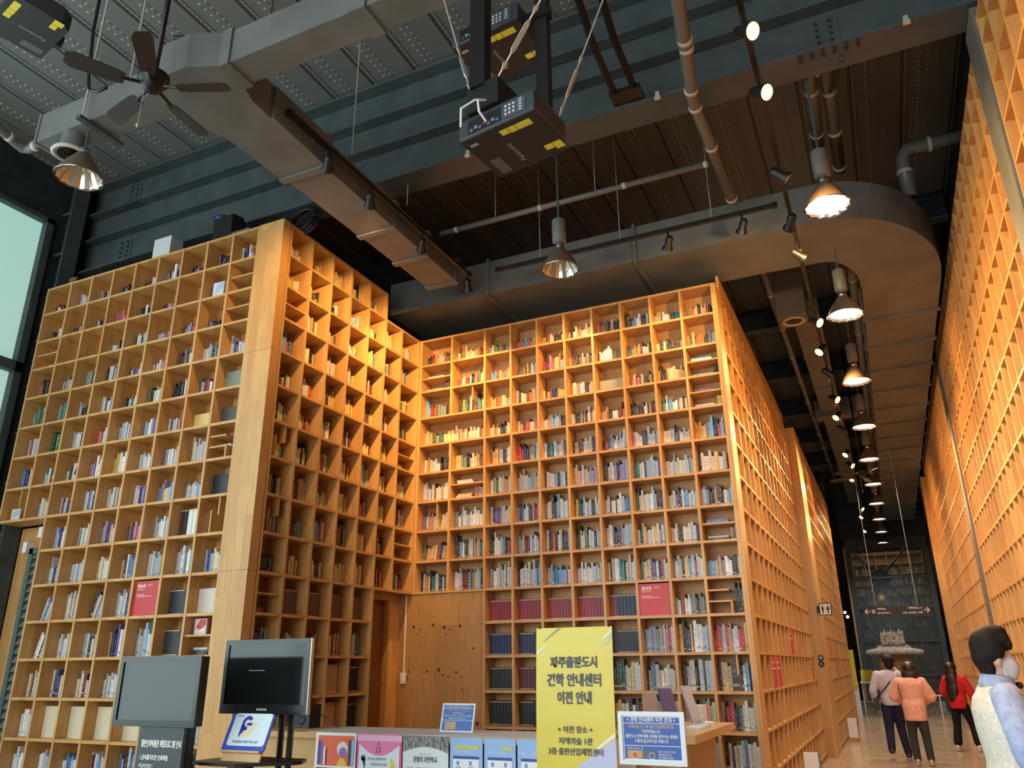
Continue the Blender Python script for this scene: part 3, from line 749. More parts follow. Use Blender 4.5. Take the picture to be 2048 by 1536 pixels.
def dboard(x, y0, y1, z, label, side=1):
    g = thing('donor_board', label, 'sign', (x, (y0+y1)/2, z))
    xx = (x-.03, x-.005) if side > 0 else (x+.005, x+.03)
    ob('panel', MB().box(xx[0], xx[1], y0, y1, z, z+.36), M['red'], g)
    for k, (zz, ww) in enumerate(((.28,.16),(.21,.2))):
        ob('rule', MB().box(x-.004 if side > 0 else x+.003, x-.003 if side > 0 else x+.004, y0+.04, y0+.04+ww, z+zz, z+zz+.012), M['ink_white'], g)
zb = lambda r: zrow(r)+TH/2
dboard(4.304, DU[7]+.05, DU[8]-.01, zb(12), 'red donor board alone on the twelfth shelf down of the first corridor bookcase')
dboard(4.304, DU[2]+.05, DU[3]-.01, zb(13), 'red donor board nearest the desk end on the first corridor bookcase')
dboard(4.304, DU[3]+.05, DU[4]-.01, zb(13), 'wide-looking red donor board next to another red board, first corridor bookcase')
dboard(4.304, DU[13]+.05, DU[14]-.01, zb(13), 'red donor board close to the wooden pier on the first corridor bookcase')
for (k, r_) in ((2,12),(6,12),(0,13),(5,13)):
    dboard(4.45, DU2[k]+.03, DU2[k+1]-.03, zb(r_), 'red donor board on the far corridor bookcase, %s bay past the pier, %s shelf down' % (ORD[k], ORD[r_-1]))
dboard(XE, 8.42, 8.72, zb(12), 'red donor board on the shelf wall just before the slim grey post', -1)
dboard(XE, 14.2, 14.5, zb(13), 'red donor board on the shelf wall far beyond the slim grey post', -1)
# ------------------------------------------------------------------ ducts
def duct_seg(mb, axis, a0, a1, c, w_, z0, h, c1=None, w1=None, h1=None, z1=None):
    """box duct length along axis ('x'/'y'), may taper"""
    c1 = c if c1 is None else c1; w1 = w_ if w1 is None else w1; h1 = h if h1 is None else h1; z1 = z0 if z1 is None else z1
    ring = []
    for a, cc_, ww, zz, hh in ((a0,c,w_,z0,h),(a1,c1,w1,z1,h1)):
        q_ = [(cc_-ww/2,zz),(cc_+ww/2,zz),(cc_+ww/2,zz+hh),(cc_-ww/2,zz+hh)]
        ring.append([(a,p,z) if axis == 'x' else (p,a,z) for p,z in q_])
    return mb.rings(ring)
dk = thing('air_duct', 'grey box duct with a branching box, tapering run crossing under the girder', 'duct', (.9,-1.0,6.28))
ob('header', duct_seg(MB(), 'x', -1.02, .42, -2.165, .27, 6.30, .32), M['duct'], dk)
ob('end_cap', MB().box(-1.05,-1.02,-2.31,-2.02,6.29,6.63), M['duct'], dk)
mb = MB(); mb.prism([(.42,-2.30),(.60,-2.34),(.72,-2.42),(1.02,-2.42),(1.16,-2.36),(1.30,-2.30),(1.30,-2.03),(1.24,-1.85),(1.22,-1.6),(.62,-1.6),(.56,-1.85),(.42,-2.03)], 6.30, 6.66)
ob('branch_box', mb, M['duct'], dk)
ob('collar', duct_seg(MB(), 'x', 1.30, 1.40, -2.165, .31, 6.28, .38), M['duct'], dk)
ob('branch', duct_seg(MB(), 'x', 1.40, 2.62, -2.165, .27, 6.30, .34), M['duct'], dk)
ob('collar', duct_seg(MB(), 'x', 2.62, 2.76, -2.165, .31, 6.28, .38), M['duct'], dk)
ob('branch', duct_seg(MB(), 'x', 2.76, 3.45, -2.165, .27, 6.30, .34), M['duct'], dk)
for (a0,a1,w0,w1,z0,h) in ((-1.6,-.83,.60,.56,6.30,.36),(-.75,.46,.50,.48,6.31,.33),(.54,1.20,.47,.46,6.32,.32),(1.28,1.96,.45,.44,6.33,.30),(2.06,2.14,.34,.34,6.36,.24)):
    ob('run', duct_seg(MB(), 'y', a0, a1, .95, w0, z0, h, w1=w1), M['duct'], dk)
for (a,w_,z0,h) in ((-.83,.60,6.28,.40),(.46,.52,6.295,.37),(1.20,.51,6.30,.36),(1.96,.48,6.31,.34)): ob('flange_joint', duct_seg(MB(), 'y', a, a+.08, .95, w_, z0, h), M['duct'], dk)
ob('cover_panel', MB().box(1.215,1.222,-1.5,-.82,6.33,6.62), M['black_metal'], dk)
# round outlet under the header end
g = thing('ceiling_diffuser', 'round grey air outlet under the end of the header duct', 'vent', (-.62,-2.2,6.1))
ob('neck', MB().lathe([(.10,.0),(.10,.21)], 20, (-.62,-2.2,6.10)), M['duct'], g, True)
ob('rim', MB().lathe([(.155,.02),(.165,0),(.14,-.015),(.125,.0)], 24, (-.62,-2.2,6.10)), M['pipe_ring'], g, True)
for k in range(4): ob('ring_vane', MB().lathe([(.03+.024*k,.0),(.042+.024*k,-.012),(.03+.024*k,.012)], 20, (-.62,-2.2,6.105)), M['black'], g, True)
# large duct crossing above the desk bookcase and turning down the corridor
bd = thing('air_duct', 'large grey duct over the desk bookcase with a wide elbow into the corridor', 'duct', (4.0,3.2,6.36))
ob('run', duct_seg(MB(), 'x', -.3, 1.3, 3.17, 1.06, 6.40, .5), M['duct'], bd)
ob('flange_joint', duct_seg(MB(), 'x', 1.3, 1.34, 3.17, 1.12, 6.37, .56), M['duct'], bd)
ob('run', duct_seg(MB(), 'x', 1.34, 3.4, 3.17, 1.06, 6.40, .5), M['duct'], bd)
ob('flange_joint', duct_seg(MB(), 'x', 3.4, 3.44, 3.17, 1.12, 6.37, .56), M['duct'], bd)
ob('run', duct_seg(MB(), 'x', 3.44, 4.9, 3.17, 1.06, 6.40, .5), M['duct'], bd)
mb = MB(); rings = []
for k in range(23):
    a = math.pi/2*k/22; ring = []
    cx_, cy_ = 5.55, 4.75
    for rr, z in ((.45,6.40),(1.42,6.40),(1.42,6.9),(.45,6.9)):
        ring.append((cx_+rr*math.sin(a)*1.0, cy_-rr*math.cos(a)*1.48 if rr > 1 else cy_-rr*math.cos(a)*2.3, z))
    rings.append(ring)
rings = [[(4.9,2.64,6.4) if i == 1 else (4.9,3.70,6.4) if i == 0 else (4.9,2.64,6.9) if i == 2 else (4.9,3.70,6.9) for i in range(4)]] + rings
mb.rings(rings); ob('elbow', mb, M['duct'], bd, False)
y = 4.75; k = 0
while y < 25:
    ob('run', duct_seg(MB(), 'y', y, y+1.16, 6.49, .97, 6.40, .5), M['duct'], bd)
    ob('flange_joint', duct_seg(MB(), 'y', y+1.16, y+1.2, 6.49, 1.03, 6.37, .56), M['duct'], bd); y += 1.2
# small corridor duct with side arm and outlets
sd = thing('air_duct', 'narrow grey duct running down the corridor left of the lamp row', 'duct', (5.15,12,7.0))
y = 7.0
while y < 24:
    ob('run', duct_seg(MB(), 'y', y, y+1.9, 5.15, .42, 7.05, .35), M['duct'], sd); ob('flange_joint', duct_seg(MB(), 'y', y+1.9, y+1.95, 5.15, .46, 7.03, .39), M['duct'], sd); y += 1.95
ob('side_arm', duct_seg(MB(), 'x', 4.8, 5.78, 13.0, .45, 6.98, .4), M['duct'], sd)
g = thing('ceiling_diffuser', 'square grey outlet box with a round vent over the corridor', 'vent', (4.98,6.3,6.7))
ob('box', MB().box(4.76,5.2,6.1,6.6,6.78,7.5), M['duct'], g)
ob('rim', MB().lathe([(.15,.04),(.19,0),(.15,-.01),(.13,.02)], 24, (4.98,6.35,6.76)), M['pipe_ring'], g, True)
ob('grille', MB().lathe([(.13,.01),(.05,.02),(.02,.0)], 20, (4.98,6.35,6.76), cap1=True), M['black'], g)

# ------------------------------------------------------------------ pipes with pale clamps
def pipe(label, pts, r, rings=(), mt='pipe'):
    p0 = min(pts, key=lambda p: p[2]); g = thing('pipe', label, 'pipe', p0)
    ob('tube', MB().tube(pts, r, 12), M[mt], g, True)
    for c, d in rings:
        c = Vector(c); d = Vector(d).normalized()*.022
        ob('clamp_ring', MB().tube([c-d, c+d], r*1.14, 12), M['pipe_ring'], g, True)
    return g
pipe('thick grey drain pipe crossing the hall high under the deck towards the corridor duct',
     [(4.88,-1.3,6.75),(4.85,-.9,6.75),(4.73,.1,6.75),(4.70,.3,6.75),(4.69,.45,6.75),(4.70,1.0,6.75),(4.72,2.33,6.75)], .06,
     [((4.80,-.42,6.75),(-.1,1,0)),((4.79,-.32,6.75),(-.1,1,0)),((4.705,.24,6.75),(-.1,1,0)),((4.69,.50,6.75),(0,1,0)),((4.705,1.2,6.75),(0,1,0)),((4.72,2.28,6.75),(0,1,0))])
pipe('long thin grey pipe hung across the hall above the desk bookcase', [(1.22,1.48,6.75),(4.62,1.48,6.75)], .034,
     [((1.45,1.48,6.75),(1,0,0)),((2.6,1.48,6.75),(1,0,0)),((3.65,1.48,6.75),(1,0,0)),((4.58,1.48,6.75),(1,0,0))])
pipe('grey pipe dropping beside the first corridor lamp, elbow at its top', [(5.94,1.7,7.75),(5.78,1.72,7.75),(5.765,1.85,7.72),(5.76,2.1,7.66),(5.755,2.9,7.6)], .075,
     [((5.85,1.71,7.75),(1,0,0)),((5.765,1.98,7.69),(0,1,-.2)),((5.755,2.7,7.62),(0,1,0))])
pipe('straight grey pipe beside the elbowed one, above the first corridor lamp', [(5.93,1.35,7.85),(5.95,2.2,7.7),(5.96,3.6,7.6)], .075, [((5.95,2.1,7.72),(0,1,-.1)),((5.955,2.8,7.65),(0,1,0)),((5.96,3.5,7.6),(0,1,0))])
pipe('grey elbow pipe leaving the shelf wall near the duct bend', [(7.42,3.5,7.6),(6.86,3.5,7.6),(6.74,3.5,7.59),(6.69,3.52,7.52),(6.68,3.55,7.40),(6.68,3.6,7.0)], .085, [((7.0,3.5,7.6),(1,0,0)),((6.68,3.56,7.32),(0,0,1))])
pipe('long grey pipe running down the corridor over the desk-side bookcase', [(4.70,4.2,7.2),(4.72,24.3,7.2)], .05, [((4.70,4.6+1.5*k,7.2),(0,1,0)) for k in range(10)])
pipe('long grey pipe running down the corridor along the large duct', [(5.93,5.2,6.97),(5.93,24,6.97)], .06, [((5.93,5.6+2.2*k,6.97),(0,1,0)) for k in range(7)])
pipe('grey elbow pipe joining the closed end of the header duct', [(-1.26,-3.0,6.46),(-1.34,-2.5,6.45),(-1.39,-2.28,6.43),(-1.40,-2.20,6.42),(-1.36,-2.165,6.42),(-1.28,-2.165,6.43),(-1.06,-2.165,6.45)], .045, [((-1.37,-2.36,6.44),(-.2,1,0)),((-1.26,-2.165,6.43),(1,0,0))])

# ------------------------------------------------------------------ hanger rods
RODN = iter(['beside the tapering duct, nearer the window','beside the tapering duct, nearer the girder','to the thin cross pipe, nearer the inner corner','to the thin cross pipe, in its middle','to the cross track near the duct end','to the middle of the cross track','to the corridor end of the cross track'])
def rod(label, x, y, z0, z1=ZC, r=.006, grp='thin hanger rods'):
    return top('hanger_rod', MB().tube([(x,y,z0),(x,y,z1)], r, 6), M['wire'], label, 'rod', grp)
for x,y,z in ((1.26,-.45,6.66),(1.28,.6,6.64),(2.0,1.48,6.78),(3.3,1.48,6.78),(2.35,2.05,6.41),(3.4,2.05,6.41),(4.5,2.05,6.41)):
    rod('thin galvanised hanger rod '+next(RODN), x, y, z)
g = thing('trapeze_hanger', 'trapeze hanger of two rods and a bar under the header duct', 'hanger', (-.3,-2.17,6.27))
for yy in (-2.36,-1.98): ob('rod', MB().tube([(-.3,yy,6.27),(-.3,yy,ZC)], .012, 6), M['wire'], g)
ob('bar', MB().box(-.33,-.27,-2.4,-1.94,6.26,6.295), M['steel'], g)

# ------------------------------------------------------------------ lamps
M['reflect'] = mat('lamp_reflector', srgb(205,202,190), .25, .9)
M['shade'] = mat('lamp_shade_bronze', srgb(120,104,86), .4, .5)
M['lit'] = mat('lit_lamp_white', srgb(255,255,255), .4, emit=(.82,.9,1,1), estr=9)
M['lit_warm'] = mat('lit_lamp_warm', srgb(255,240,200), .4, emit=(1,.66,.26,1), estr=2.6)
def spot(loc, target, power, ang, col, blend=.6, size=.05, parent=None):
    l = bpy.data.lights.new('lamp_light', 'SPOT'); l.energy = power; l.spot_size = R(ang); l.spot_blend = blend; l.color = col; l.shadow_soft_size = size
    o = bpy.data.objects.new('lamp_light', l); COL.objects.link(o); o.location = loc
    o.rotation_euler = (Vector(target)-Vector(loc)).to_track_quat('-Z','Y').to_euler(); return o
def pendant(x, y, z, lit, label, group=None, power=40, box=True, rtop=ZC):
    """bell lamp, rim at z"""
    g = thing('pendant_lamp', label, 'lamp', (x,y,z), group=group)
    o = (x,y,z)
    n = 24; mb = MB(); prof = [(.205,0),(.20,.012),(.175,.07),(.13,.15),(.085,.21),(.06,.25)]
    mb.lathe(prof, n, o); ob('shade', mb, M['shade'], g, True)
    # facetted reflector inside
    mb = MB(); rings = []
    for (r_, zz) in ((.198,.006),(.165,.07),(.12,.14),(.06,.19)):
        rings.append([(x+r_*(1 if k%2 else .93)*math.cos(2*math.pi*k/28), y+r_*(1 if k%2 else .93)*math.sin(2*math.pi*k/28), z+zz) for k in range(28)])
    mb.rings(rings, False, True); ob('reflector', mb, M['reflect'], g)
    ob('rim', MB().lathe([(.207,0),(.21,.006),(.2,.012),(.196,.003)], n, o), M['chrome'], g, True)
    if lit: ob('bulb_disc', MB().lathe([(.165,.03),(.15,.045)], n, o, cap0=True, cap1=True), M['lit'], g)
    ob('yoke', MB().lathe([(.045,.25),(.05,.27),(.05,.31),(.03,.32)], 16, o, cap1=True), M['chrome'], g, True)
    if box: ob('ballast_box', MB().tube([(x,y,z+.32),(x,y,z+.34),(x,y,z+.60),(x,y,z+.62)], [.05,.075,.075,.05], 12), M['duct'], g, True)
    ob('rod', MB().tube([(x,y,z+(.6 if box else .3)),(x,y,rtop)], .012, 6), M['steel'], g)
    if lit: spot((x,y,z-.01), (x,y,0), power, 130, (.86,.93,1), .7, .17)
    return g
for k in range(10):
    pendant(5.72+.012*k, .82+2.62*k, 5.5, True, 'lit bell-shaped pendant lamp, %s in the corridor lamp row' % ORD[k], 'corridor pendant lamps', 240, rtop=6.39 if k == 1 else ZC)
pendant(3.05, .9, 5.52, False, 'unlit bell pendant lamp with chrome reflector in front of the desk bookcase')
pendant(-.42, -2.2, 5.78, False, 'unlit bell pendant lamp below the round air outlet', box=False, rtop=6.29)
pendant(.60, -1.16, 7.02, False, 'unlit bell pendant lamp half hidden above the branching duct', box=False)
def track(label, p0, p1):
    p0, p1 = Vector(p0), Vector(p1); c = (p0+p1)/2; d = p1-p0
    if abs(d.x) > abs(d.y): mb = MB().box(p0.x,p1.x,p0.y-.02,p0.y+.02,p0.z,p0.z+.05)
    else: mb = MB().box(p0.x-.02,p0.x+.02,p0.y,p1.y,p0.z,p0.z+.05)
    g = thing('light_track', label, 'light track', (c.x,c.y,p0.z)); ob('rail', mb, M['black'], g)
    for t in (p0,p1): ob('end_cap', MB().cbox((t.x,t.y,t.z+.025),(.055,.055,.06)), M['black_metal'], g)
    return g
track('black spotlight track fixed along the tapering duct', (1.30,-1.45,6.42), (1.30,2.1,6.42))
track('black spotlight track crossing in front of the large duct', (1.75,2.05,6.36), (5.2,2.05,6.36))
track('long black spotlight track down the corridor beside the pendant lamps', (5.38,-2.4,5.72), (5.38,22,5.72))
def track_spot(x, y, z, target, lit, label, group, power=60, ang=70, col=(1,.57,.20)):
    g = thing('track_spotlight', label, 'spotlight', (x,y,z), group=group)
    d = (Vector(target)-Vector((x,y,z))).normalized(); rot = d.to_track_quat('Z','Y').to_matrix()
    ob('stem', MB().tube([(x,y,z+.13),(x,y,z+.02)], .012, 8), M['black'], g)
    ob('yoke', MB().cbox((x,y,z+.02),(.07,.02,.035)), M['black'], g)
    o = Vector((x,y,z-.02))
    ob('can', MB().lathe([(.025,-.09),(.042,-.065),(.042,.02),(.062,.055),(.064,.08)], 16, o, rot, cap0=True), M['black'], g, True)
    ob('lamp_face', MB().lathe([(.058,.076),(.038,.062),(.014,.055)], 16, o, rot, cap1=True), M['lit_warm'] if lit else M['reflect'], g, True)
    if power: spot(o+d*.09, target, power, ang, col, .8, .045)
    return g
GW = 'spotlights on the duct track'
for k, (y, tg, pw) in enumerate(((-.86,(-.05,.7,5.2),150),(-.14,(-.05,1.75,5.1),260),(.93,(-.05,2.75,4.9),360),(2.07,(.9,3.1,4.9),190))):
    track_spot(1.30, y, 6.29, tg, False, 'small black spotlight on the duct track, %s from the window side' % ORD[k], GW, pw, 78)
for k, (x, tg, pw) in enumerate(((2.52,(2.2,3.1,5.1),150),(3.98,(3.2,3.1,4.8),140),(4.83,(4.1,3.1,4.9),70))):
    track_spot(x, 2.05, 6.23, tg, False, 'small black spotlight on the cross track, %s from the duct end' % ORD[k], 'spotlights on the cross track', pw, 80)
cs = [(-2.3,'E',0),(-1.6,'E',1),(-.95,'E',1),(.2,'E',0),(1.05,'D',0),(1.75,'E',0),(3.6,'E',1),(4.6,'D',1),(5.6,'E',0),(6.9,'E',1),(7.9,'D',1),(8.8,'E',0),(10.7,'D',1),(11.8,'E',1),(13.2,'D',1),(14.6,'E',0),(17.3,'E',1),(18.6,'D',1),(20.0,'E',0),(21.4,'D',1)]
for k, (y, s_, lit) in enumerate(cs):
    tg = (7.1, y+(-1.0 if lit else .7), 4.2) if s_ == 'E' else (4.35, max(y-(1.0 if lit else -.6), 3.7), 4.2)
    track_spot(5.38, y, 5.58, tg, False if not lit else True, 'small black spotlight on the corridor track, %s along%s' % (ORD[k], ', glowing warm' if lit else ''), 'spotlights on the corridor track', 225, 140)
# ------------------------------------------------------------------ reception desk
M['laminate'] = mat('grey_laminate', srgb(196,194,190), .5)
M['desk_wood'] = wood('desk_wood', srgb(206,168,112), srgb(196,154,98), srgb(182,138,84), strips=.5, vertical=False)
dz = 1.05
dk_ = thing('reception_desk', 'L-shaped wooden reception desk with grey worktop, posters along its front', 'desk', (2.2,.3,0))
ob('worktop', MB().box(.30,3.25,-.13,.52,dz-.045,dz), M['desk_wood'], dk_)
ob('worktop_sheet', MB().box(.95,3.22,-.11,.50,dz,dz+.003), M['laminate'], dk_)
ob('front_panel', MB().box(.36,3.2,-.06,-.03,0,dz-.045), M['desk_wood'], dk_)
ob('end_panel', MB().box(.36,.40,-.03,.48,0,dz-.045), M['desk_wood'], dk_)
ob('side_worktop', MB().prism([(3.25,.35),(3.62,.46),(4.17,.52),(4.19,2.1),(3.55,2.1),(3.5,.95),(3.25,.7)], dz-.06, dz), M['desk_wood'], dk_)
ob('side_panel', MB().prism([(3.2,.40),(3.62,.52),(4.02,.60),(4.02,2.0),(3.98,2.0),(3.98,.64),(3.60,.56),(3.2,.44)], 0, dz-.06), M['desk_wood'], dk_)
def flatpoly(pts, y): return MB().prism(pts, y-.0012, y, 'y')
def circle(cx_, cz_, r, n=20, sx=1.0): return [(cx_+sx*r*math.cos(2*math.pi*k/n), cz_+r*math.sin(2*math.pi*k/n)) for k in range(n)]
_pm = {}
def pm(r, g, b, rough=.5):
    k = (r,g,b)
    if k not in _pm: _pm[k] = mat('print_%d_%d_%d' % k, srgb(r,g,b), rough)
    return _pm[k]
def poster(x0, x1, z0, z1, y, base, label):
    g = thing('poster', label, 'poster', ((x0+x1)/2, y, z0))
    ob('sheet', MB().box(x0, x1, y, y+.004, z0, z1), base, g)
    return g
def motif(g, pts, y, mt, k=1): return ob('printed_motif', flatpoly(pts, y-.001*k), mt, g)
def rect(a, b, c, d): return [(a,c),(b,c),(b,d),(a,d)]
PY = -.136
# 1 orange bookshelf poster
x0, x1, zt, zb0 = 1.085, 1.50, 1.052, .46
g = poster(x0, x1, zb0, zt, PY, pm(244,244,242), 'white-framed poster of an orange and black drawn bookshelf on the desk front')
motif(g, rect(x0+.025,x1-.02,.80,1.03), PY, pm(236,104,66)); motif(g, rect(x0+.02,x1-.02,.50,.785), PY, pm(52,44,48))
for a, b, c, d, cl in ((.03,.06,.81,.99,(66,72,150)),(.06,.08,.81,.98,(110,110,180)),(.09,.105,.81,.94,(250,250,250)),(.11,.125,.81,.93,(60,40,44)),(.34,.37,.81,1.0,(60,54,70)),(.37,.40,.81,1.0,(150,186,220))):
    motif(g, rect(x0+a,x0+b,c,d), PY, pm(*cl), 2)
motif(g, circle(x0+.28,.93,.055), PY, pm(240,220,226), 2); motif(g, circle(x0+.285,.905,.038), PY, pm(140,112,186), 3); motif(g, [(x0+.22,.80),(x0+.34,.80),(x0+.30,.86),(x0+.26,.86)], PY, pm(236,196,60), 3)
motif(g, [(x0+.07,.52),(x0+.10,.52),(x0+.16,.74),(x0+.13,.75)], PY, pm(232,206,60), 2); motif(g, [(x0+.20,.52),(x0+.23,.52),(x0+.27,.72),(x0+.25,.73)], PY, pm(232,206,60), 2)
motif(g, circle(x0+.17,.66,.05,16,.7), PY, pm(226,226,240), 2); motif(g, rect(x0+.27,x0+.30,.52,.73), PY, pm(206,214,222), 2); motif(g, circle(x0+.34,.69,.05,18,.8), PY, pm(206,226,130), 2); motif(g, [(x0+.31,.5),(x0+.38,.5),(x0+.37,.66),(x0+.32,.66)], PY, pm(190,214,120), 2)
# 2 pink poster
x0, x1 = 1.512, 1.945
g = poster(x0, x1, zb0, zt, PY, pm(240,96,160), 'pink and white poster with a blue wave drawing on the desk front')
motif(g, rect(x0+.02,x1-.02,.48,.985), PY, pm(226,238,246))
motif(g, [(x0,1.045),(x1,1.045),(x1,.99)]+[(x1-(x1-x0)*t, .99-.10*math.sin(math.pi*t)) for t in [k/14 for k in range(1,14)]]+[(x0,.99)], PY, pm(246,128,182), 2)
motif(g, rect(x0,x1,1.0,1.045), PY, pm(246,190,220), 3)
for a,b,c,d in ((.205,.215,.96,1.0),(.18,.24,.945,.952),(.19,.20,.91,.94),(.22,.23,.91,.94)): motif(g, rect(x0+a,x0+b,c,d), PY, pm(110,90,120), 4)
motif(g, circle(x0+.065,.87,.022), PY, pm(30,34,44), 2); motif(g, [(x0+.05,.87),(x0+.088,.87),(x0+.086,.78)], PY, pm(30,34,44), 2)
motif(g, [(x0+.33,.88)]+[(x0+.33+.05*math.sin(math.pi*t), .88-.13*t) for t in [k/8 for k in range(1,9)]], PY, pm(232,214,90), 2)
motif(g, circle(x0+.17,.70,.06,18,1.0), PY, pm(48,96,196), 2); motif(g, circle(x0+.15,.72,.028), PY, pm(226,238,246), 3); motif(g, rect(x0+.10,x0+.24,.62,.67), PY, pm(74,126,214), 3)
motif(g, [(x0+.02,.60),(x0+.09,.70),(x0+.08,.60)], PY, pm(70,160,100), 2)
text('lettering', '작은 숲의 사람책 이야기', .024, pm(70,70,80), (x0+.11,PY-.004,.865), g, sx=.75); text('lettering', '서로 읽으며 나누어요', .024, pm(70,70,80), (x0+.14,PY-.004,.825), g, sx=.75)
# 3 grass photo poster
x0, x1 = 1.957, 2.375
g = poster(x0, x1, zb0, zt, PY, pm(226,234,238), 'grey poster with a grass photograph above a white arch on the desk front')
M['grass_photo'] = noisy(mat('grass_photo', srgb(160,158,156), .6), srgb(96,94,96), 60, (1,1,.4), .4, .6)
motif(g, rect(x0,x1,.93,1.05), PY, M['grass_photo'])
motif(g, [(x0,.925)]+[(x0+(x1-x0)*t, .925+.045*math.sin(math.pi*t)) for t in [k/12 for k in range(1,12)]]+[(x1,.925),(x1,.9),(x0,.9)], PY, pm(226,234,238), 2)
text('lettering', '문발리 자연학교', .045, pm(58,58,66), ((x0+x1)/2,PY-.003,.875), g, align='CENTER', weight=.0008, sx=.72); text('lettering', '생태 읽기 모임', .018, pm(120,120,126), ((x0+x1)/2,PY-.003,.915), g, align='CENTER')
for zz in (.815,.80,.785,.72,.705): motif(g, rect(x0+.13,x0+.36,zz,zz+.006), PY, pm(176,182,186))
for zz in (.815,.72): motif(g, rect(x0+.03,x0+.10,zz,zz+.006), PY, pm(176,182,186))
# 4-6 blue tables
for i, (x0, x1) in enumerate(((2.39,2.675),(2.69,2.955),(2.97,3.2))):
    g = poster(x0, x1, zb0, 1.045, PY, pm(150,190,240), ['pale blue notice with a yellow headline bar, next to the grass poster','pale blue notice between two other blue notices on the desk front','pale blue notice half behind the yellow banner on the desk front'][i])
    motif(g, rect(x0+.03,x1-.03,.50,.90), PY, pm(232,242,250)); motif(g, rect(x0+.03,x1-.03,.895,.915), PY, pm(50,84,150), 2)
    if i < 2: motif(g, rect(x0+(.04 if i == 0 else .15),x1-.03,.965,.99), PY, pm(206,208,90), 2)
    text('lettering', '출판도시 인문학당', .022, pm(246,250,252), (x0+.035,PY-.004,.945), g, sx=.9)
    for (a, zz) in ((.06,.85),(.17,.85),(.05,.78),(.12,.78),(.19,.78)):
        motif(g, rect(x0+a,x0+a+.022,zz,zz+.03), PY, pm(120,150,190), 2); motif(g, rect(x0+a-.01,x0+a+.04,zz-.018,zz-.01), PY, pm(150,166,190), 2)
g = poster(3.32, 3.72, .5, 1.02, .395, pm(238,236,236), 'white sheet with red lettering on the desk side behind the banner'); g.rotation_euler.z = R(12)
text('lettering', '세종', .09, pm(210,60,70), (3.36,.39,.70), g)
# small blue notice standing on the desk
def tilted(name, label, cat, x, y, z, tilt, rz=0):
    g = thing(name, label, cat, (x,y,z), rz); g.rotation_euler = (tilt, 0, rz); return g
g = tilted('desk_notice', 'small tilted white-edged blue notice standing on the desk worktop', 'sign', 2.275, .16, dz+.008, R(-14))
def lob(name, mb, mt, g): return ob(name, mb, mt, g, world=False)
lob('panel', MB().box(-.155,.155,0,.006,0,.225), M['white'], g)
lob('printed_motif', MB().box(-.142,.142,-.0012,0,.012,.212), pm(70,116,184), g)
for zz in (.185,.09): lob('printed_motif', MB().box(-.142,.142,-.002,-.0012,zz,zz+.003), pm(236,240,244), g)
lob('printed_motif', MB().box(-.11,-.01,-.002,-.0012,.02,.08), pm(196,160,120), g)
text('lettering', '+ 견학 안내센터 이전 안내 +', .019, M['ink_white'], (0,-.003,.199), g, align='CENTER', world=False)
for k, t in enumerate(('지혜의숲 1관 3층 출판산업체험센터로','이전하였습니다.','출판도시 견학/체험 상담을 원하시는 분들은','이용에 참고하시길 바랍니다.')): text('lettering', t, .0145, pm(222,190,120) if k == 0 else M['ink_white'], (0,-.003,.168-.021*k), g, align='CENTER', world=False)
lob('easel_leg', MB().box(-.03,.03,.006,.06,0,.012), M['white'], g)
# speaker and wire
g = thing('desk_speaker', 'small black box speaker on the left end of the desk', 'speaker', (.64,.25,dz))
ob('cabinet', MB().box(.55,.73,.2,.36,dz,dz+.2), M['black'], g); ob('driver', MB().lathe([(.05,0),(.04,.006),(.01,.004)], 18, (.64,.199,dz+.08), Matrix.Rotation(R(90),3,'X'), cap1=True), M['black_metal'], g)
top('cable', MB().tube([(.74,.3,dz+.12),(.85,.28,dz+.10),(.96,.26,dz+.05),(1.02,.25,dz+.006)], .005, 6), M['black'], 'thin dark cable curving from the black desk speaker', 'cable')
# conduit and switch on the plywood wall
g = thing('switch_box', 'white surface switch box on a thin conduit on the plywood wall', 'switch', (-.09,3.03,1.38))
ob('conduit', MB().box(-.10,-.085,3.042,3.055,1.5,2.46), M['white'], g); ob('box', MB().box(-.125,-.055,3.02,3.055,1.37,1.5), M['white'], g)
ob('rocker', MB().box(-.115,-.065,3.014,3.02,1.40,1.47), M['white'], g)

# ------------------------------------------------------------------ brochures on the desk end
M['acrylic'] = mat('clear_acrylic', srgb(230,236,240), .08); _b = nodes(M['acrylic'])[2]; _b.inputs['Transmission Weight'].default_value = .85; _b.inputs['IOR'].default_value = 1.2
def holder(x, y, rz, tilt, w_, h, cols, label):
    g = thing('brochure_holder', label, 'brochure holder', (x,y,dz), rz)
    lob('tray', MB().box(-w_/2-.006,w_/2+.006,-.03,.05,0,.008).box(-w_/2-.006,w_/2+.006,-.034,-.03,0,.07), M['acrylic'], g)
    for i, c in enumerate(cols):
        yy = -.022+.014*i; mb = MB(); s_ = math.tan(tilt)
        mb.add([(-w_/2,yy,.008),(w_/2,yy,.008),(w_/2,yy+.010,.008),(-w_/2,yy+.010,.008),(-w_/2,yy+h*s_,h),(w_/2,yy+h*s_,h),(w_/2,yy+.010+h*s_,h),(-w_/2,yy+.010+h*s_,h)],[(0,3,2,1),(4,5,6,7),(0,1,5,4),(1,2,6,5),(2,3,7,6),(3,0,4,7)])
        lob('brochure', mb, pm(*c), g)
    return g
holder(3.74, .92, R(28), R(18), .11, .29, ((196,160,140),(206,170,150)), 'tilted holder of tall pale pink brochures beside the framed notice')
holder(3.86, 1.05, R(30), R(22), .15, .20, ((214,150,110),(190,140,112)), 'holder of short orange-brown booklets on the desk end')
holder(3.93, .86, R(52), R(18), .12, .33, ((116,100,140),(130,112,150),(110,96,132)), 'holder of tall purple brochures on the desk end')
holder(4.02, 1.30, R(55), R(22), .10, .34, ((196,182,184),(170,150,150)), 'tilted clear holder with a single tall pale leaflet')
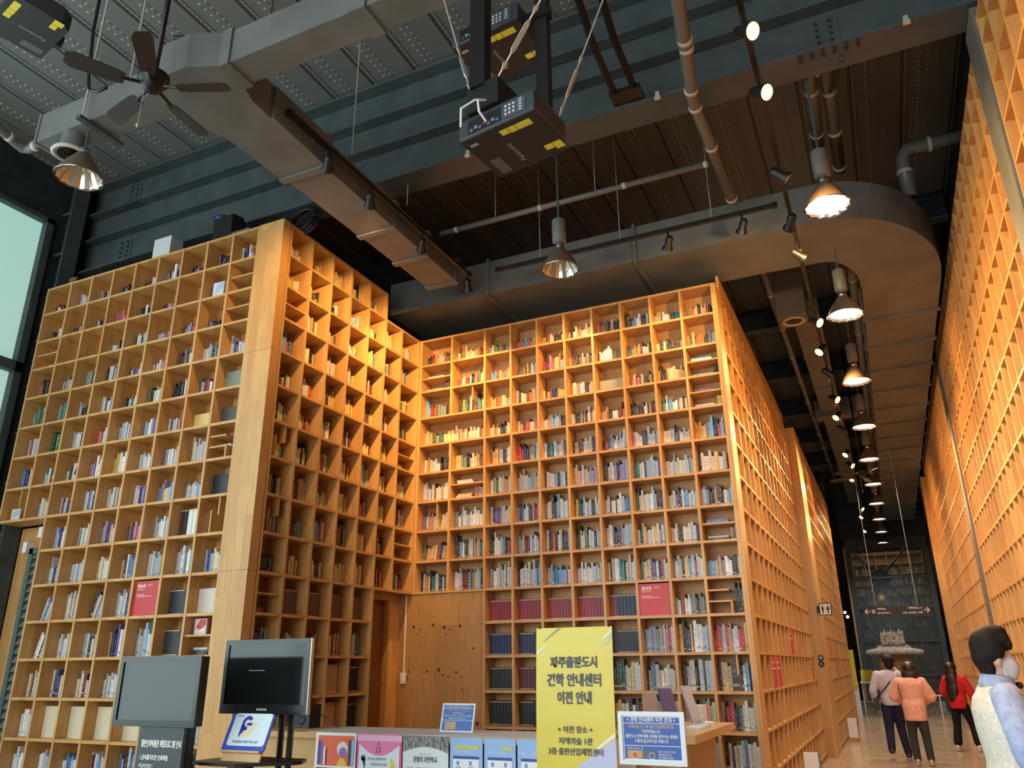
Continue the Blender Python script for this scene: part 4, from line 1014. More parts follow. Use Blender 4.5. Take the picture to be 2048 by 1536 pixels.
for i in range(4): top('leaflet_carton', MB().box(3.93+.001*i,4.02+.001*i,1.5+.072*i,1.568+.072*i,dz,dz+.17), [pm(228,226,222),pm(222,224,226),pm(226,222,216),pm(206,120,130)][i], ['white leaflet carton, first in the short row on the desk end','white leaflet carton with a grey print, second in the row on the desk end','off-white leaflet carton, third in the row on the desk end','pinkish leaflet carton closing the row on the desk end'][i], 'carton', 'leaflet cartons')
for i in range(3): top('leaflet_pile', MB().cbox((4.05,1.05+.2*i,dz+.015+.003*i),(.15,.17,.03+.006*i), Matrix.Rotation(R(8*i-6),3,'Z')), [pm(232,230,224),pm(206,216,222),pm(236,236,234)][i], ['flat pile of cream leaflets on the desk edge by the purple brochures','flat pile of bluish leaflets on the desk edge','flat pile of white leaflets on the desk edge beside the cartons'][i], 'leaflets', 'leaflet piles')

# ------------------------------------------------------------------ yellow banner
bn = thing('standing_banner', 'yellow standing banner with dark Korean lettering in front of the desk', 'banner', (3.52,-.28,0))
mb = MB(); rings = []
for k in range(9):
    t = k/8; z = .12+1.715*t; bow = .035*math.sin(math.pi*t)
    rings.append([(3.215,-.30-bow,z),(3.815,-.30-bow,z),(3.815,-.297-bow,z),(3.215,-.297-bow,z)])
mb.rings(rings); M['banner'] = noisy(mat('banner_yellow', srgb(228,214,78), .35), srgb(216,200,62), .8)
ob('banner_sheet', mb, M['banner'], bn)
YB = -.3
def bow(z): return YB - .035*math.sin(math.pi*(z-.12)/1.715) - .0015
def bpoly(pts, mt, k=1):
    mb = MB(); n = len(pts); mb.add([(x, bow(z)-.0008*k, z) for x,z in pts], [tuple(range(n))]); return ob('printed_motif', mb, mt, bn)
bpoly([(3.27,1.74),(3.29,1.745),(3.42,1.832),(3.39,1.832)], pm(150,170,110)); bpoly([(3.217,1.665),(3.217,1.64),(3.305,1.71),(3.30,1.725)], pm(236,240,214))
bpoly([(3.74,1.755),(3.812,1.815),(3.812,1.795),(3.745,1.745)], pm(240,244,226)); bpoly([(3.72,1.70),(3.73,1.72),(3.812,1.785),(3.812,1.75),(3.76,1.705)], pm(206,216,150))
bpoly([(3.812,1.125),(3.812,1.095),(3.62,.97),(3.60,.975)], pm(240,240,220)); bpoly([(3.812,1.085),(3.812,.70),(3.217,.70)][::-1], pm(196,204,238)); bpoly([(3.812,.70),(3.812,.25),(3.217,.25),(3.217,.70)][::-1], pm(196,204,238))
for t, z, sz, sx in (('파주출판도시',1.585,.084,.8),('견학 안내센터',1.462,.092,.8),('이전 안내',1.342,.09,.76)):
    text('lettering', t, sz, pm(84,84,92), (3.515, bow(z)-.004, z), bn, align='CENTER', weight=.0032, sx=sx)
for t, z, sz, sx in (('+ 이전 장소 +',1.135,.05,.94),('지혜의숲 1관',1.06,.05,.96),('3층 출판산업체험센터',.992,.05,.92)):
    text('lettering', t, sz, pm(80,80,88), (3.515, bow(z)-.004, z), bn, align='CENTER', weight=.0012, sx=sx)
for x in (3.24,3.79): ob('clip', MB().tube([(x,-.30,1.83),(x+.004,-.285,1.845),(x,-.27,1.825)], .007, 6), M['black'], bn)
for s_ in (-1,1): ob('stay_rod', MB().tube([(3.515-s_*.27,-.27,1.835),(3.515+s_*.26,-.22,.13)], .007, 6), M['black'], bn)
ob('foot', MB().tube([(3.515,-.2,.9),(3.515,.0-.06,.012)], .009, 6), M['black'], bn)
for s_ in (-1,1): ob('foot', MB().tube([(3.515+s_*.26,-.22,.13),(3.515+s_*.28,-.42,.012)], .008, 6), M['black'], bn)

# ------------------------------------------------------------------ framed notice on a stand
fs = thing('framed_notice', 'white framed blue notice with Korean lettering on a floor stand beside the banner', 'sign', (4.26,-1.0,0))
fx0, fx1, fz0, fz1, fy = 4.055, 4.465, 1.005, 1.30, -1.0
M['frame_white'] = mat('satin_white_frame', srgb(222,232,238), .3)
for (a,b,c,d) in ((fx0,fx1,fz0,fz0+.024),(fx0,fx1,fz1-.024,fz1),(fx0,fx0+.024,fz0+.024,fz1-.024),(fx1-.024,fx1,fz0+.024,fz1-.024)):
    ob('frame_bar', MB().box(a,b,fy-.014,fy+.012,c,d), M['frame_white'], fs)
ob('backing', MB().box(fx0+.01,fx1-.01,fy-.001,fy+.008,fz0+.01,fz1-.01), pm(232,238,244), fs)
ob('printed_motif', MB().box(fx0+.032,fx1-.032,fy-.0025,fy-.001,fz0+.032,fz1-.032), pm(58,98,176), fs)
for zz in (1.232,1.108): ob('rule', MB().box(fx0+.032,fx1-.032,fy-.004,fy-.0025,zz,zz+.003), pm(236,240,246), fs)
cxx = (fx0+fx1)/2
text('lettering', '+ 견학 안내센터 이전 안내 +', .030, M['ink_white'], (cxx,fy-.005,1.252), fs, align='CENTER', weight=.0006, sx=.86)
for k, t in enumerate(('지혜의숲 1관 3층 출판산업체험센터로','이전하였습니다.','출판도시 견학/체험 상담을 원하시는 분들은','이용에 참고하시길 바랍니다.')):
    text('lettering', t, .0225, pm(206,190,150) if k == 0 else M['ink_white'], (cxx,fy-.005,1.214-.0265*k), fs, align='CENTER', weight=.0003, sx=.8)
text('lettering', '찾아오시는 길', .017, M['ink_white'], (fx0+.05,fy-.005,1.093), fs)
ob('printed_photo', MB().box(fx0+.05,fx0+.14,fy-.004,fy-.0025,1.04,1.082), pm(196,156,104), fs); ob('printed_photo', MB().box(fx0+.14,fx0+.225,fy-.004,fy-.0025,1.04,1.082), pm(96,104,110), fs)
ob('printed_motif', flatpoly(circle(fx0+.095,1.058,.021), fy-.004), pm(236,190,120), fs); ob('printed_motif', flatpoly(circle(fx0+.2,1.056,.019), fy-.004), pm(176,186,206), fs)
ob('printed_motif', flatpoly(circle(fx0+.095,1.058,.016), fy-.0055), pm(190,96,70), fs); ob('printed_motif', flatpoly(circle(fx0+.2,1.056,.014), fy-.0055), pm(84,100,140), fs)
for k, t in enumerate(('중앙 계단으로 이동 후','엘리베이터 이용','3층 체험센터 방문')): text('lettering', t, .0145, M['ink_white'], (fx0+.24,fy-.005,1.078-.016*k), fs, sx=.8)
ob('pole', MB().tube([(cxx,fy+.03,.02),(cxx,fy+.03,1.2)], .013, 10), M['chrome'], fs, True); ob('base', MB().lathe([(.001,.0),(.17,.0),(.17,.012),(.03,.03)], 24, (cxx,fy+.03,0)), M['chrome'], fs, True)

# ------------------------------------------------------------------ televisions
M['screen'] = mat('dark_screen', srgb(24,28,30), .08, 0, .6); M['bezel'] = mat('gloss_bezel', srgb(30,34,38), .22, 0, .6)
t1 = thing('television', 'television with a plain grey screen on a black sign stand before the window-side bookcase', 'television', (1.2,-1.97,0))
ob('housing', MB().box(.845,1.575,-1.985,-1.925,1.222,1.645), M['black'], t1)
for a,b,c,d in ((.84,1.58,1.615,1.65),(.84,1.58,1.217,1.255),(.84,.872,1.255,1.615),(1.548,1.58,1.255,1.615)): ob('bezel', MB().box(a,b,-2.0,-1.985,c,d), M['bezel'], t1)
ob('screen', MB().box(.872,1.548,-1.992,-1.985,1.255,1.615), M['screen'], t1)
ob('sign_panel', MB().box(1.10,1.495,-1.99,-1.96,.05,1.215), pm(58,66,72), t1); ob('stand_back', MB().box(1.14,1.50,-1.955,-1.90,0,1.3), M['black'], t1); ob('base', MB().box(1.05,1.56,-2.15,-1.75,0,.03), M['black'], t1)
text('lettering', '활판인쇄박물관 체험프로그램 안내', .047, M['ink_white'], (1.135,-1.992,1.115), t1, weight=.001, sx=.52)
text('lettering', '1.금속활자조판 인쇄체험', .034, M['ink_white'], (1.135,-1.992,1.035), t1, weight=.0006, sx=.72)
for k, t in enumerate(('-책갈피만들기','-나만책자만들기','-오침제본하여 나만의 책 만들기')): text('lettering', t, .028, M['ink_white'], (1.13,-1.992,.985-.042*k), t1, sx=.8)
t2 = thing('television', 'glossy flat television on a black pole stand in front of the wide corner post', 'television', (1.67,-1.47,0))
ob('housing', MB().box(1.30,2.05,-1.485,-1.44,1.275,1.755), M['black'], t2)
for a,b,c,d in ((1.29,2.055,1.725,1.76),(1.29,2.055,1.272,1.335),(1.29,1.322,1.335,1.725),(2.023,2.055,1.335,1.725)): ob('bezel', MB().box(a,b,-1.50,-1.485,c,d), M['bezel'], t2)
ob('screen', MB().box(1.322,2.023,-1.492,-1.485,1.335,1.725), M['screen'], t2)
ob('edge_trim', MB().box(2.055,2.06,-1.50,-1.47,1.275,1.76), M['chrome'], t2)
text('lettering', 'SAMSUNG', .02, M['ink_white'], (1.672,-1.502,1.302), t2, align='CENTER', weight=.0004)
for a, zz in ((1.47,1.69),(1.52,1.55)): ob('printed_motif', MB().box(a,a+.14,-1.4926,-1.492,zz,zz+.008), pm(96,104,104), t2)
for x in (1.80,1.88): ob('pole', MB().tube([(x,-1.43,.03),(x,-1.43,1.5)], .022, 10), M['black'], t2, True)
mb = MB(); mb.prism([(1.40,-1.80),(1.50,-1.84),(1.80,-1.84),(2.08,-1.62),(2.10,-1.56),(2.04,-1.44),(1.55,-1.44),(1.42,-1.62)], .985, 1.005); ob('shelf', mb, M['black_metal'], t2)
for x0_, x1_ in ((1.84,1.66),(1.84,2.25)): ob('foot', MB().tube([(x0_,-1.43,.03),(x1_,-1.85,.02)], .02, 8), M['black'], t2)
# small easel with the blue G card
ge = tilted('easel_sign', 'blue and white card with a G-shaped pin logo on a small wooden easel', 'sign', 1.73, -1.74, 1.006, R(-22))
M['easel'] = wood('easel_wood', srgb(214,182,134), srgb(204,170,120), srgb(190,154,104), strips=.2)
lob('easel_board', MB().box(-.16,.16,.012,.024,.0,.24), M['easel'], ge); lob('ledge', MB().box(-.16,.16,-.02,.012,.05,.062), M['easel'], ge)
def rr(x0_, x1_, z0_, z1_, r):
    out = []
    for cx_, cz_, a0 in ((x1_-r,z0_+r,-90),(x1_-r,z1_-r,0),(x0_+r,z1_-r,90),(x0_+r,z0_+r,180)):
        for k in range(5): a = R(a0+90*k/4); out.append((cx_+r*math.cos(a), cz_+r*math.sin(a)))
    return out
lob('card', MB().prism(rr(-.18,.18,.062,.30,.02), 0, .01, 'y'), pm(52,82,190), ge)
lob('printed_motif', MB().prism(rr(-.15,.165,.095,.30,.02), -.0012, 0, 'y'), pm(224,244,250), ge)
arc = [(-.03+.044*math.cos(R(a)), .238+.046*math.sin(R(a))) for a in range(36,302,14)]; inn = [(-.03+.021*math.cos(R(a)), .238+.023*math.sin(R(a))) for a in range(288,30,-14)]
mb = MB(); n = min(len(arc), len(inn)); mb.rings([[(arc[i][0],-.0028,arc[i][1]),(inn[n-1-i][0],-.0028,inn[n-1-i][1]),(inn[n-1-i][0],-.0014,inn[n-1-i][1]),(arc[i][0],-.0014,arc[i][1])] for i in range(n)]); lob('logo_arc', mb, pm(46,44,160), ge)
lob('logo_arc', MB().prism([(-.073,.228),(-.045,.212),(-.03,.197),(-.055,.17),(-.072,.145),(-.074,.19)], -.0028, -.0014, 'y'), pm(46,44,160), ge)
lob('logo_arc', MB().box(-.03,.014,-.0028,-.0014,.222,.240), pm(46,44,160), ge)
lob('printed_motif', MB().prism([(-.066,.150),(0,.150),(.024,.172),(.05,.24),(.02,.246),(-.03,.20)], -.0026, -.0014, 'y'), pm(236,228,200), ge)
text('lettering', '우리동네지식 사랑방 작은도서관', .020, pm(50,60,150), (.0,-.003,.118), ge, align='CENTER', world=False, sx=.8); text('lettering', '책방 안내', .012, pm(40,40,80), (-.13,-.003,.282), ge, world=False)
lob('prop_leg', MB().add([(-.03,.024,.2),(.03,.024,.2),(.03,.13,.03),(-.03,.13,.03),(-.03,.034,.2),(.03,.034,.2),(.03,.14,.034),(-.03,.14,.034)],[(0,1,2,3),(4,7,6,5),(0,4,5,1),(2,6,7,3),(1,5,6,2),(0,3,7,4)]), M['easel'], ge)

# ------------------------------------------------------------------ on top of the window-side bookcase
top('amplifier_box', MB().box(-2.2,-1.9,.05,.24,6.482,6.78), pm(196,202,202), 'white equipment box standing on top of the window-side bookcase', 'box')
g = thing('loudspeaker', 'black loudspeaker with a blue light on top of the window-side bookcase', 'speaker', (-1.0,.14,6.482))
ob('cabinet', MB().prism([(-1.16,.03),(-.86,.03),(-.82,.16),(-.88,.26),(-1.14,.26)], 6.482, 6.80), M['black'], g)
ob('cap', MB().tube([(-1.16,.02,6.81),(-1.02,.06,6.815)], .028, 10), mat('blue_gloss', srgb(40,44,120), .3), g, True)
top('silver_player', MB().box(-.84,-.56,.02,.2,6.482,6.522), M['chrome'], 'flat silver player on the bookcase top beside the black loudspeaker', 'player')
g = thing('cable_coil', 'coil of thick black cable lying on the corner of the bookcases', 'cable', (.0,.33,6.49))
for k in range(3):
    c = [(-.06+(.17+.02*k)*math.cos(R(a)), .36+.03*k+.05*math.sin(R(a)), 6.68+(.17+.02*k)*math.sin(R(a))) for a in range(0,361,20)]
    ob('loop', MB().tube(c, .022, 8), M['black'], g, True)
top('loose_cable', MB().tube([(-.36,.1,6.49),(-.30,.1,6.56),(-.22,.12,6.52),(-.14,.14,6.58),(-.06,.2,6.50)], .012, 6), M['black'], 'loose black cable trailing over the wide corner post', 'cable')
g = thing('small_carton', 'small brown carton with black tape on the window end of the bookcase', 'box', (-3.7,.12,6.482)); ob('carton', MB().box(-3.78,-3.66,.06,.18,6.482,6.6), M['door_wood'], g); ob('tape', MB().box(-3.655,-3.62,.06,.18,6.482,6.6), M['black'], g)
for i,(x,z) in enumerate(((-3.62,3.1),(-3.86,2.93))):
    top('wall_unit', MB().box(x-.035,x+.035,.24,.33,z,z+.13), M['white'], ['white wall unit directly under the overhanging shelves','white wall unit beside the top of the louvred door'][i], 'wall unit')
# ------------------------------------------------------------------ projectors
M['proj'] = mat('projector_body', srgb(54,58,64), .45); M['proj_dark'] = mat('projector_base', srgb(40,38,38), .5); M['sticker'] = mat('yellow_sticker', srgb(226,214,64), .5)
M['led'] = mat('green_led', srgb(120,255,140), .4, emit=(.2,1,.3,1), estr=3)
def projector(x, y, z, rz, label, w_=.58, d=.47, h=.17):
    g = thing('projector', label, 'projector', (x,y,z), rz)
    a, b = w_/2, d/2
    mb = MB(); pl = [(-a,-b),(a,-b),(a,b-.08),(a-.06,b),(-a,b)]; mb.prism([(p*.985,q_*.985) for p,q_ in pl], 0, .012); lob('base_plate', mb, M['proj_dark'], g)
    mb = MB(); rings = [[(p*s_,q_*s_,zz) for p,q_ in pl] for s_,zz in ((.985,.012),(1,.03),(1,h-.03),(.97,h))]; mb.rings(rings); lob('housing', mb, M['proj'], g)
    lob('connector_bay', MB().box(-a+.07,a-.25,-b-.002,-b+.001,.03,h-.035), M['black'], g)
    for k in range(7): lob('socket', MB().box(-a+.09+.034*k,-a+.115+.034*k,-b-.008,-b-.002,.04+.012*(k%2),.062+.012*(k%2)), [M['chrome'],M['grey'],pm(60,90,150),pm(120,40,50)][k%4], g)
    lob('control_panel', MB().box(a-.23,a-.06,-b-.004,-b,.03,h-.03), pm(66,72,84), g)
    for i in range(3):
        for k in range(3): lob('button', MB().box(a-.215+.03*i,a-.2+.03*i,-b-.008,-b-.004,.05+.03*k,.064+.03*k), pm(200,206,214), g)
    for k in range(5): lob('button', MB().box(a-.11,a-.085,-b-.007,-b-.004,.045+.02*k,.052+.02*k), pm(200,206,214), g)
    for (p,q_,u,v) in ((a-.30,-b+.05,.06,.05),(a-.235,-b+.05,.05,.055),(a-.18,-b+.05,.11,.055),(a-.14,b-.13,.06,.05),(a-.075,b-.13,.06,.075)):
        lob('sticker', MB().box(p,p+u,q_,q_+v,-.0015,0), M['sticker'], g)
    text('lettering', 'Panasonic', .055, pm(150,150,146), (-.03,.05,-.002), g, rot=(R(180),0,R(-90)), align='CENTER', world=False)
    lob('spec_label', MB().box(-a+.05,-a+.13,b-.2,b-.03,-.0015,0), pm(90,88,84), g)
    lob('warning_mark', MB().box(-a+.04,-a+.10,-b+.06,-b+.085,-.0015,0), pm(150,146,140), g)
    for k in range(4): lob('indicator', MB().box(-a-.003,-a,-b+.1+.03*k,-b+.115+.03*k,.02,.03), M['led'], g)
    lob('lens', MB().lathe([(.06,0),(.06,.05),(.04,.05),(.035,.02)], 20, (-.05,b,h*.5), Matrix.Rotation(R(-90),3,'X')), M['black'], g)
    for p in (-a+.06,a-.06): lob('mount_foot', MB().lathe([(.02,0),(.02,.02),(.012,.03)], 10, (p,-b+.05,h), cap1=True), M['grey'], g)
    return g
projector(3.90,-2.08,4.80,R(-9),'black projector hung lowest on the ceiling mast, cables plugged in its back')
projector(3.62,-1.72,5.98,R(-6),'black projector mounted above the lowest projector on the mast')
projector(-.12,-3.08,6.62,R(-12),'black projector with yellow stickers hung beyond the ceiling fan')
ms = thing('projector_mast', 'black steel projector mast with mounting box hanging from the roof', 'mount', (3.84,-2.2,4.98))
ob('mast', MB().box(3.68,3.79,-2.33,-2.23,5.16,ZC), M['black_metal'], ms)
ob('mount_box', MB().cbox((3.79,-2.18,5.08),(.25,.28,.2), Matrix.Rotation(R(-9),3,'Z')), M['black'], ms)
ob('second_mast', MB().box(3.98,4.07,-1.90,-1.82,4.97,ZC), M['black'], ms)
ob('arm', MB().box(3.80,4.10,-1.92,-1.86,6.0,6.06), M['black_metal'], ms)
top('conduit', MB().tube([(4.0,-1.80,5.2),(4.0,-1.80,ZC)], .025, 10), M['pipe_ring'], 'pale conduit running up behind the projector mast', 'conduit', smooth=True)
top('signal_cable', MB().tube([(3.83,-2.26,5.06),(3.74,-2.36,5.02),(3.66,-2.40,4.95),(3.62,-2.33,4.87)], .008, 6), M['white'], 'white signal cable looping into the lowest projector, outer strand', 'cable')
top('signal_cable', MB().tube([(3.83,-2.26,5.06),(3.77,-2.38,4.99),(3.78,-2.38,4.90),(3.80,-2.32,4.86)], .008, 6), M['white'], 'white signal cable looping into the lowest projector, inner strand', 'cable')
def stay(label, p0, p1):
    p0, p1 = Vector(p0), Vector(p1); d = (p1-p0).normalized()
    g = thing('stay_wire', label, 'wire', p0)
    ob('cable', MB().tube([p0,p1], .006, 6), M['wire'], g)
    n = d.cross(Vector((0,0,1))).normalized()*.014
    a = p0+d*.18; b = p0+d*.42
    for s_ in (-1,1): ob('turnbuckle_bar', MB().tube([a,a+n*s_+d*.03,b+n*s_-d*.03,b], .006, 6), M['wire'], g)
    for q_ in (p0+d*.10,p0+d*.5): ob('loop', MB().tube([q_-d*.04,q_+n,q_+d*.04,q_-n,q_-d*.04], .005, 6), M['wire'], g)
    return g
stay('stay wire with turnbuckle pulling the projector mast towards the window wall', (3.66,-2.26,5.16), (3.35,-2.17,6.29))
stay('stay wire with thick turnbuckle pulling the mast towards the viewer side', (3.88,-2.32,5.17), (5.0,-2.6,6.5))
stay('stay wire with turnbuckle fixed to the side of the lowest projector', (4.16,-1.98,4.98), (5.10,-1.9,7.4))
g = thing('roof_bracket', 'pair of black steel brackets bolted under the girder edge', 'bracket', (4.05,-.35,6.95))
for x in (3.95,4.15): ob('arm', MB().tube([(x,.38,6.98),(x+.02,-.45,7.0),(x+.06,-1.6,7.4)], .035, 4), M['black_metal'], g)
ob('plate', MB().box(3.9,4.22,.2,.39,6.95,7.0), M['black_metal'], g)
for i, x in enumerate((.55,2.2,4.35,6.6)): top('flange_clip', MB().box(x-.02,x+.02,.37,.40,6.90,6.97).box(x-.03,x+.03,.36,.39,6.88,6.91), M['wire'], 'tiny pale clip on the girder flange, %s from the window wall' % ORD[i], 'clip', 'girder clips')
g = top('brace_rod', MB().tube([(6.05,.6,6.9),(5.95,2.15,7.72)], .02, 8), M['steel_dark'], 'dark sloping brace rod from the girder to the corridor pipes', 'rod')
top('cable_bundle', MB().tube([(.80,-2.40,6.71),(.95,-2.30,6.72),(1.15,-2.22,6.72),(1.35,-2.14,6.71),(1.6,-2.1,6.70)], [.03,.035,.04,.035,.02], 8), M['black'], 'thick black cable bundle lying on the branch duct', 'cable')
top('hanging_hose', MB().tube([(.2,-2.75,8.4),(.22,-2.75,7.07),(.23,-2.75,6.74),(.28,-2.75,6.4),(.32,-2.75,6.15),(.36,-2.75,6.05),(.47,-2.75,6.0),(.57,-2.75,6.0)], .014, 8), M['black'], 'black hose hanging from the roof with a short loop behind the fan', 'hose', smooth=True)
# ------------------------------------------------------------------ ceiling fans
M['blade'] = mat('fan_blade', srgb(40,37,36), .55); M['bladeu'] = M['blade']
def fan(x, y, z, r, n, a0, label, rod_top=ZC):
    g = thing('ceiling_fan', label, 'fan', (x,y,z))
    ob('motor', MB().lathe([(.03,-.10),(.07,-.08),(.09,-.03),(.12,.0),(.12,.05),(.07,.08),(.03,.10)], 20, (x,y,z), cap0=True, cap1=True), M['black_metal'], g, True)
    ob('downrod', MB().tube([(x,y,z+.08),(x,y,rod_top)], .022, 10), M['black_metal'], g, True)
    for k in range(n):
        a = R(a0+360/n*k); c, s_ = math.cos(a), math.sin(a); tl = .018
        mb = MB(); out = [(.20,-.045),(.26,-.062),(r-.05,-.072),(r,-.045),(r,.045),(r-.05,.072),(.26,.062),(.20,.045)]
        up = [(x+c*u-s_*v, y+s_*u+c*v, z-.07+v*.25) for u,v in out]; lo = [(p[0],p[1],p[2]-.008) for p in up]
        mb.rings([lo, up]); b = ob('blade', mb, M['blade'], g)
        ob('blade_iron', MB().tube([(x+c*.09,y+s_*.09,z-.05),(x+c*.23,y+s_*.23,z-.074)], .014, 6), M['black_metal'], b)
    ob('pull_cord', MB().tube([(x-.05,y-.03,z-.08),(x-.05,y-.03,z-.42)], .003, 4), M['wire'], g); ob('pull_bead', MB().ellip((x-.05,y-.03,z-.43),(.012,.012,.022),8,6), M['pipe_ring'], g, True)
    return g
fan(.97,-2.64,6.0,.62,5,24,'black five-blade ceiling fan in front of the branching duct')
fan(5.59,12.4,5.5,.75,5,10,'slim ceiling fan far down the corridor among the lamps')
# ------------------------------------------------------------------ signs in the corridor
def lobq(name, mb, mt, g): return ob(name, mb, mt, g)
g = thing('restroom_sign', 'black-framed white restroom sign with two figures on the wooden pier', 'sign', (4.50,10.09,2.42))
ob('frame', MB().box(4.49,4.705,10.06,10.08,2.40,2.62), M['black'], g); ob('panel', MB().box(4.507,4.688,10.055,10.06,2.417,2.603), M['white'], g)
ob('bracket', MB().box(4.45,4.50,10.08,10.098,2.45,2.57), M['black'], g)
for cx_, tri in ((4.552,0),(4.643,1)):
    ob('pictogram', flatpoly(circle(cx_,2.572,.014), 10.055), M['black'], g)
    ob('pictogram', flatpoly([(cx_-.022,2.553),(cx_+.022,2.553),(cx_+(.03 if tri else .02),2.495),(cx_+.012,2.495),(cx_+.012,2.435),(cx_-.012,2.435),(cx_-.012,2.495),(cx_-(.03 if tri else .02),2.495)], 10.055), M['black'], g)
ob('pictogram', MB().box(4.594,4.600,10.0535,10.055,2.43,2.59), M['black'], g)
for i, z in enumerate((1.66,1.555)):
    g = thing('round_sign', ['round black pictogram sign, upper one on the wooden pier','round black pictogram sign with an arrow, lower one on the wooden pier'][i], 'sign', (4.40,10.09,z-.09))
    ob('disc', MB().lathe([(.05,0),(.05,.012),(.047,.014)], 24, (4.40,10.096,z), Matrix.Rotation(R(90),3,'X'), cap1=True), M['black'], g)
    ob('pictogram', flatpoly([(4.375,z-.02),(4.425,z-.02),(4.425,z+.022),(4.375,z+.022)] if i == 0 else [(4.375,z),(4.406,z+.028),(4.406,z+.01),(4.425,z-.025),(4.40,z-.012)], 10.081), M['pipe_ring'], g)
hs = thing('hanging_sign', 'long black hanging direction sign with white arrows across the corridor', 'sign', (5.82,14,2.5))
ob('panel', MB().box(5.14,5.80,13.98,14.03,2.54,2.77), M['black'], hs); ob('panel', MB().box(5.82,6.50,13.98,14.03,2.53,2.76), M['black'], hs)
for x, zz in ((5.4,7.0),(6.25,6.37)): ob('wire', MB().tube([(x,14.0,2.76),(x,14.0,zz)], .005, 5), M['wire'], hs)
for s_, cx_ in ((-1,5.22),(1,6.42)):
    ob('arrow', flatpoly([(cx_-.06*s_,2.645),(cx_+.06*s_,2.645),(cx_+.06*s_,2.66),(cx_-.06*s_,2.66)], 13.979), M['ink_white'], hs)
    ob('arrow', flatpoly([(cx_+.065*s_,2.652),(cx_+.01*s_,2.71),(cx_-.01*s_,2.70),(cx_+.035*s_,2.652),(cx_-.01*s_,2.605),(cx_+.01*s_,2.595)], 13.979), M['ink_white'], hs)
ob('pictogram', MB().box(5.31,5.38,13.978,13.98,2.61,2.69), M['pipe_ring'], hs)
text('lettering', '지혜의숲', .05, M['ink_white'], (5.42,13.977,2.70), hs, weight=.001); text('lettering', '게스트하우스', .05, M['ink_white'], (5.42,13.977,2.61), hs, weight=.001)
text('lettering', '지혜의숲 2, 3', .05, M['ink_white'], (6.33,13.977,2.70), hs, weight=.001, align='RIGHT'); text('lettering', '식당 | 회의실 | 카페', .05, M['ink_white'], (6.33,13.977,2.60), hs, weight=.001, align='RIGHT')
for i, (y, lb) in enumerate(((5.9,'white upright sign card standing at the foot of the first corridor bookcase'),(13.4,'white upright card with a red edge at the foot of the far corridor bookcase'))):
    xx = 4.31 if i == 0 else 4.46
    g = thing('floor_sign', lb, 'sign', (xx+.1,y,0)); ob('card', MB().box(xx+.04,xx+.22,y,y+.03,.08,.46), M['white'], g); ob('side', MB().box(xx+.222,xx+.232,y,y+.2,.08,.46), M['grey'] if i == 0 else M['red'], g); ob('foot', MB().box(xx+.04,xx+.24,y-.04,y+.2,0,.08), M['wood'], g)
# ------------------------------------------------------------------ the far glass end
M['glass'] = mat('clear_glass', srgb(214,226,226), .05); _b = nodes(M['glass'])[2]; _b.inputs['Transmission Weight'].default_value = .94; _b.inputs['IOR'].default_value = 1.08
gw = struct('window_6', MB().box(4.50,4.68,25.9,26.1,0,5.9).box(7.10,7.28,25.9,26.1,0,5.9).box(4.68,7.10,25.92,26.08,5.5,5.9), M['steel'])
for z in (1.12,2.24,3.38,4.42): ob('transom', MB().box(4.68,7.10,25.94,26.06,z,z+.10), M['steel'], gw)
for z0,z1 in ((0,1.12),(1.22,2.24),(2.34,3.38),(3.48,4.42),(4.52,5.5)): ob('pane', MB().box(4.68,7.10,25.99,26.01,z0,z1), M['glass'], gw)
struct('wall_far', MB().box(-4.3,7.4,31.5,31.7,0,ZC).box(4.4,7.4,26.0,26.1,5.9,ZC), M['steel_dark'])
ob('edge_strip', MB().box(4.44,4.50,25.85,25.9,0,5.6), M['wood'], gw)  # plain wooden strip up the outer edge of the frame
br = thing('tie_brace', 'dark crossed tie rods meeting at a round plate behind the far glass', 'brace', (5.6,26.5,2.0))
ob('hub', MB().lathe([(.34,-.02),(.34,.02)], 20, (5.56,26.5,4.5), Matrix.Rotation(R(90),3,'X'), cap0=True, cap1=True), M['black_metal'], br)
for (x,z) in ((4.7,5.6),(6.6,5.6),(4.7,3.2),(6.9,3.0),(5.0,3.0)): ob('tie_rod', MB().tube([(5.56,26.5,4.5),(x,26.5,z)], .035, 8), M['black_metal'], br)
for (x,z) in ((4.75,2.9),(6.4,2.9)): ob('tie_rod', MB().tube([(5.5,26.5,2.0),(x,26.5,z)], .035, 8), M['black_metal'], br)
fb = thing('bookcase', 'dim bookcase glimpsed through the far glass end', 'bookcase', (5.9,29.3,0)); cf = Case('A', fb, 29.2)
FU = [4.6+.43*k for k in range(7)]
for u in FU: cf.upright(u, 0, 5.8)
for r in range(2, 17):
    for j in range(6): cf.shelf(FU[j], FU[j+1], zrow(r))
cf.back(FU[0], FU[-1], 0, 5.8)
mb = MB(); mb.cur = 0
cmats = [pm(200,200,196),pm(96,120,150),pm(170,120,90),pm(70,70,76),pm(150,160,140)]
for j in range(6):
    for r in range(4, 16):
        x = FU[j]+.03
        while x < FU[j+1]-.07:
            w_ = rnd.uniform(.03,.06); mb.cur = rnd.randrange(5); mb.box(x,x+w_*.95,29.28,29.45,zrow(r)+.016,zrow(r)+.016+rnd.uniform(.18,.3)); x += w_
fbk = top('far_books', mb, cmats, 'books standing in the dim bookcase behind the far glass', 'books'); fbk['kind'] = 'stuff'
area('far_room_lamp', (5.8,28.0,6.2), (0,0,0), 1.6, 1.0, 14, (1,.84,.6))
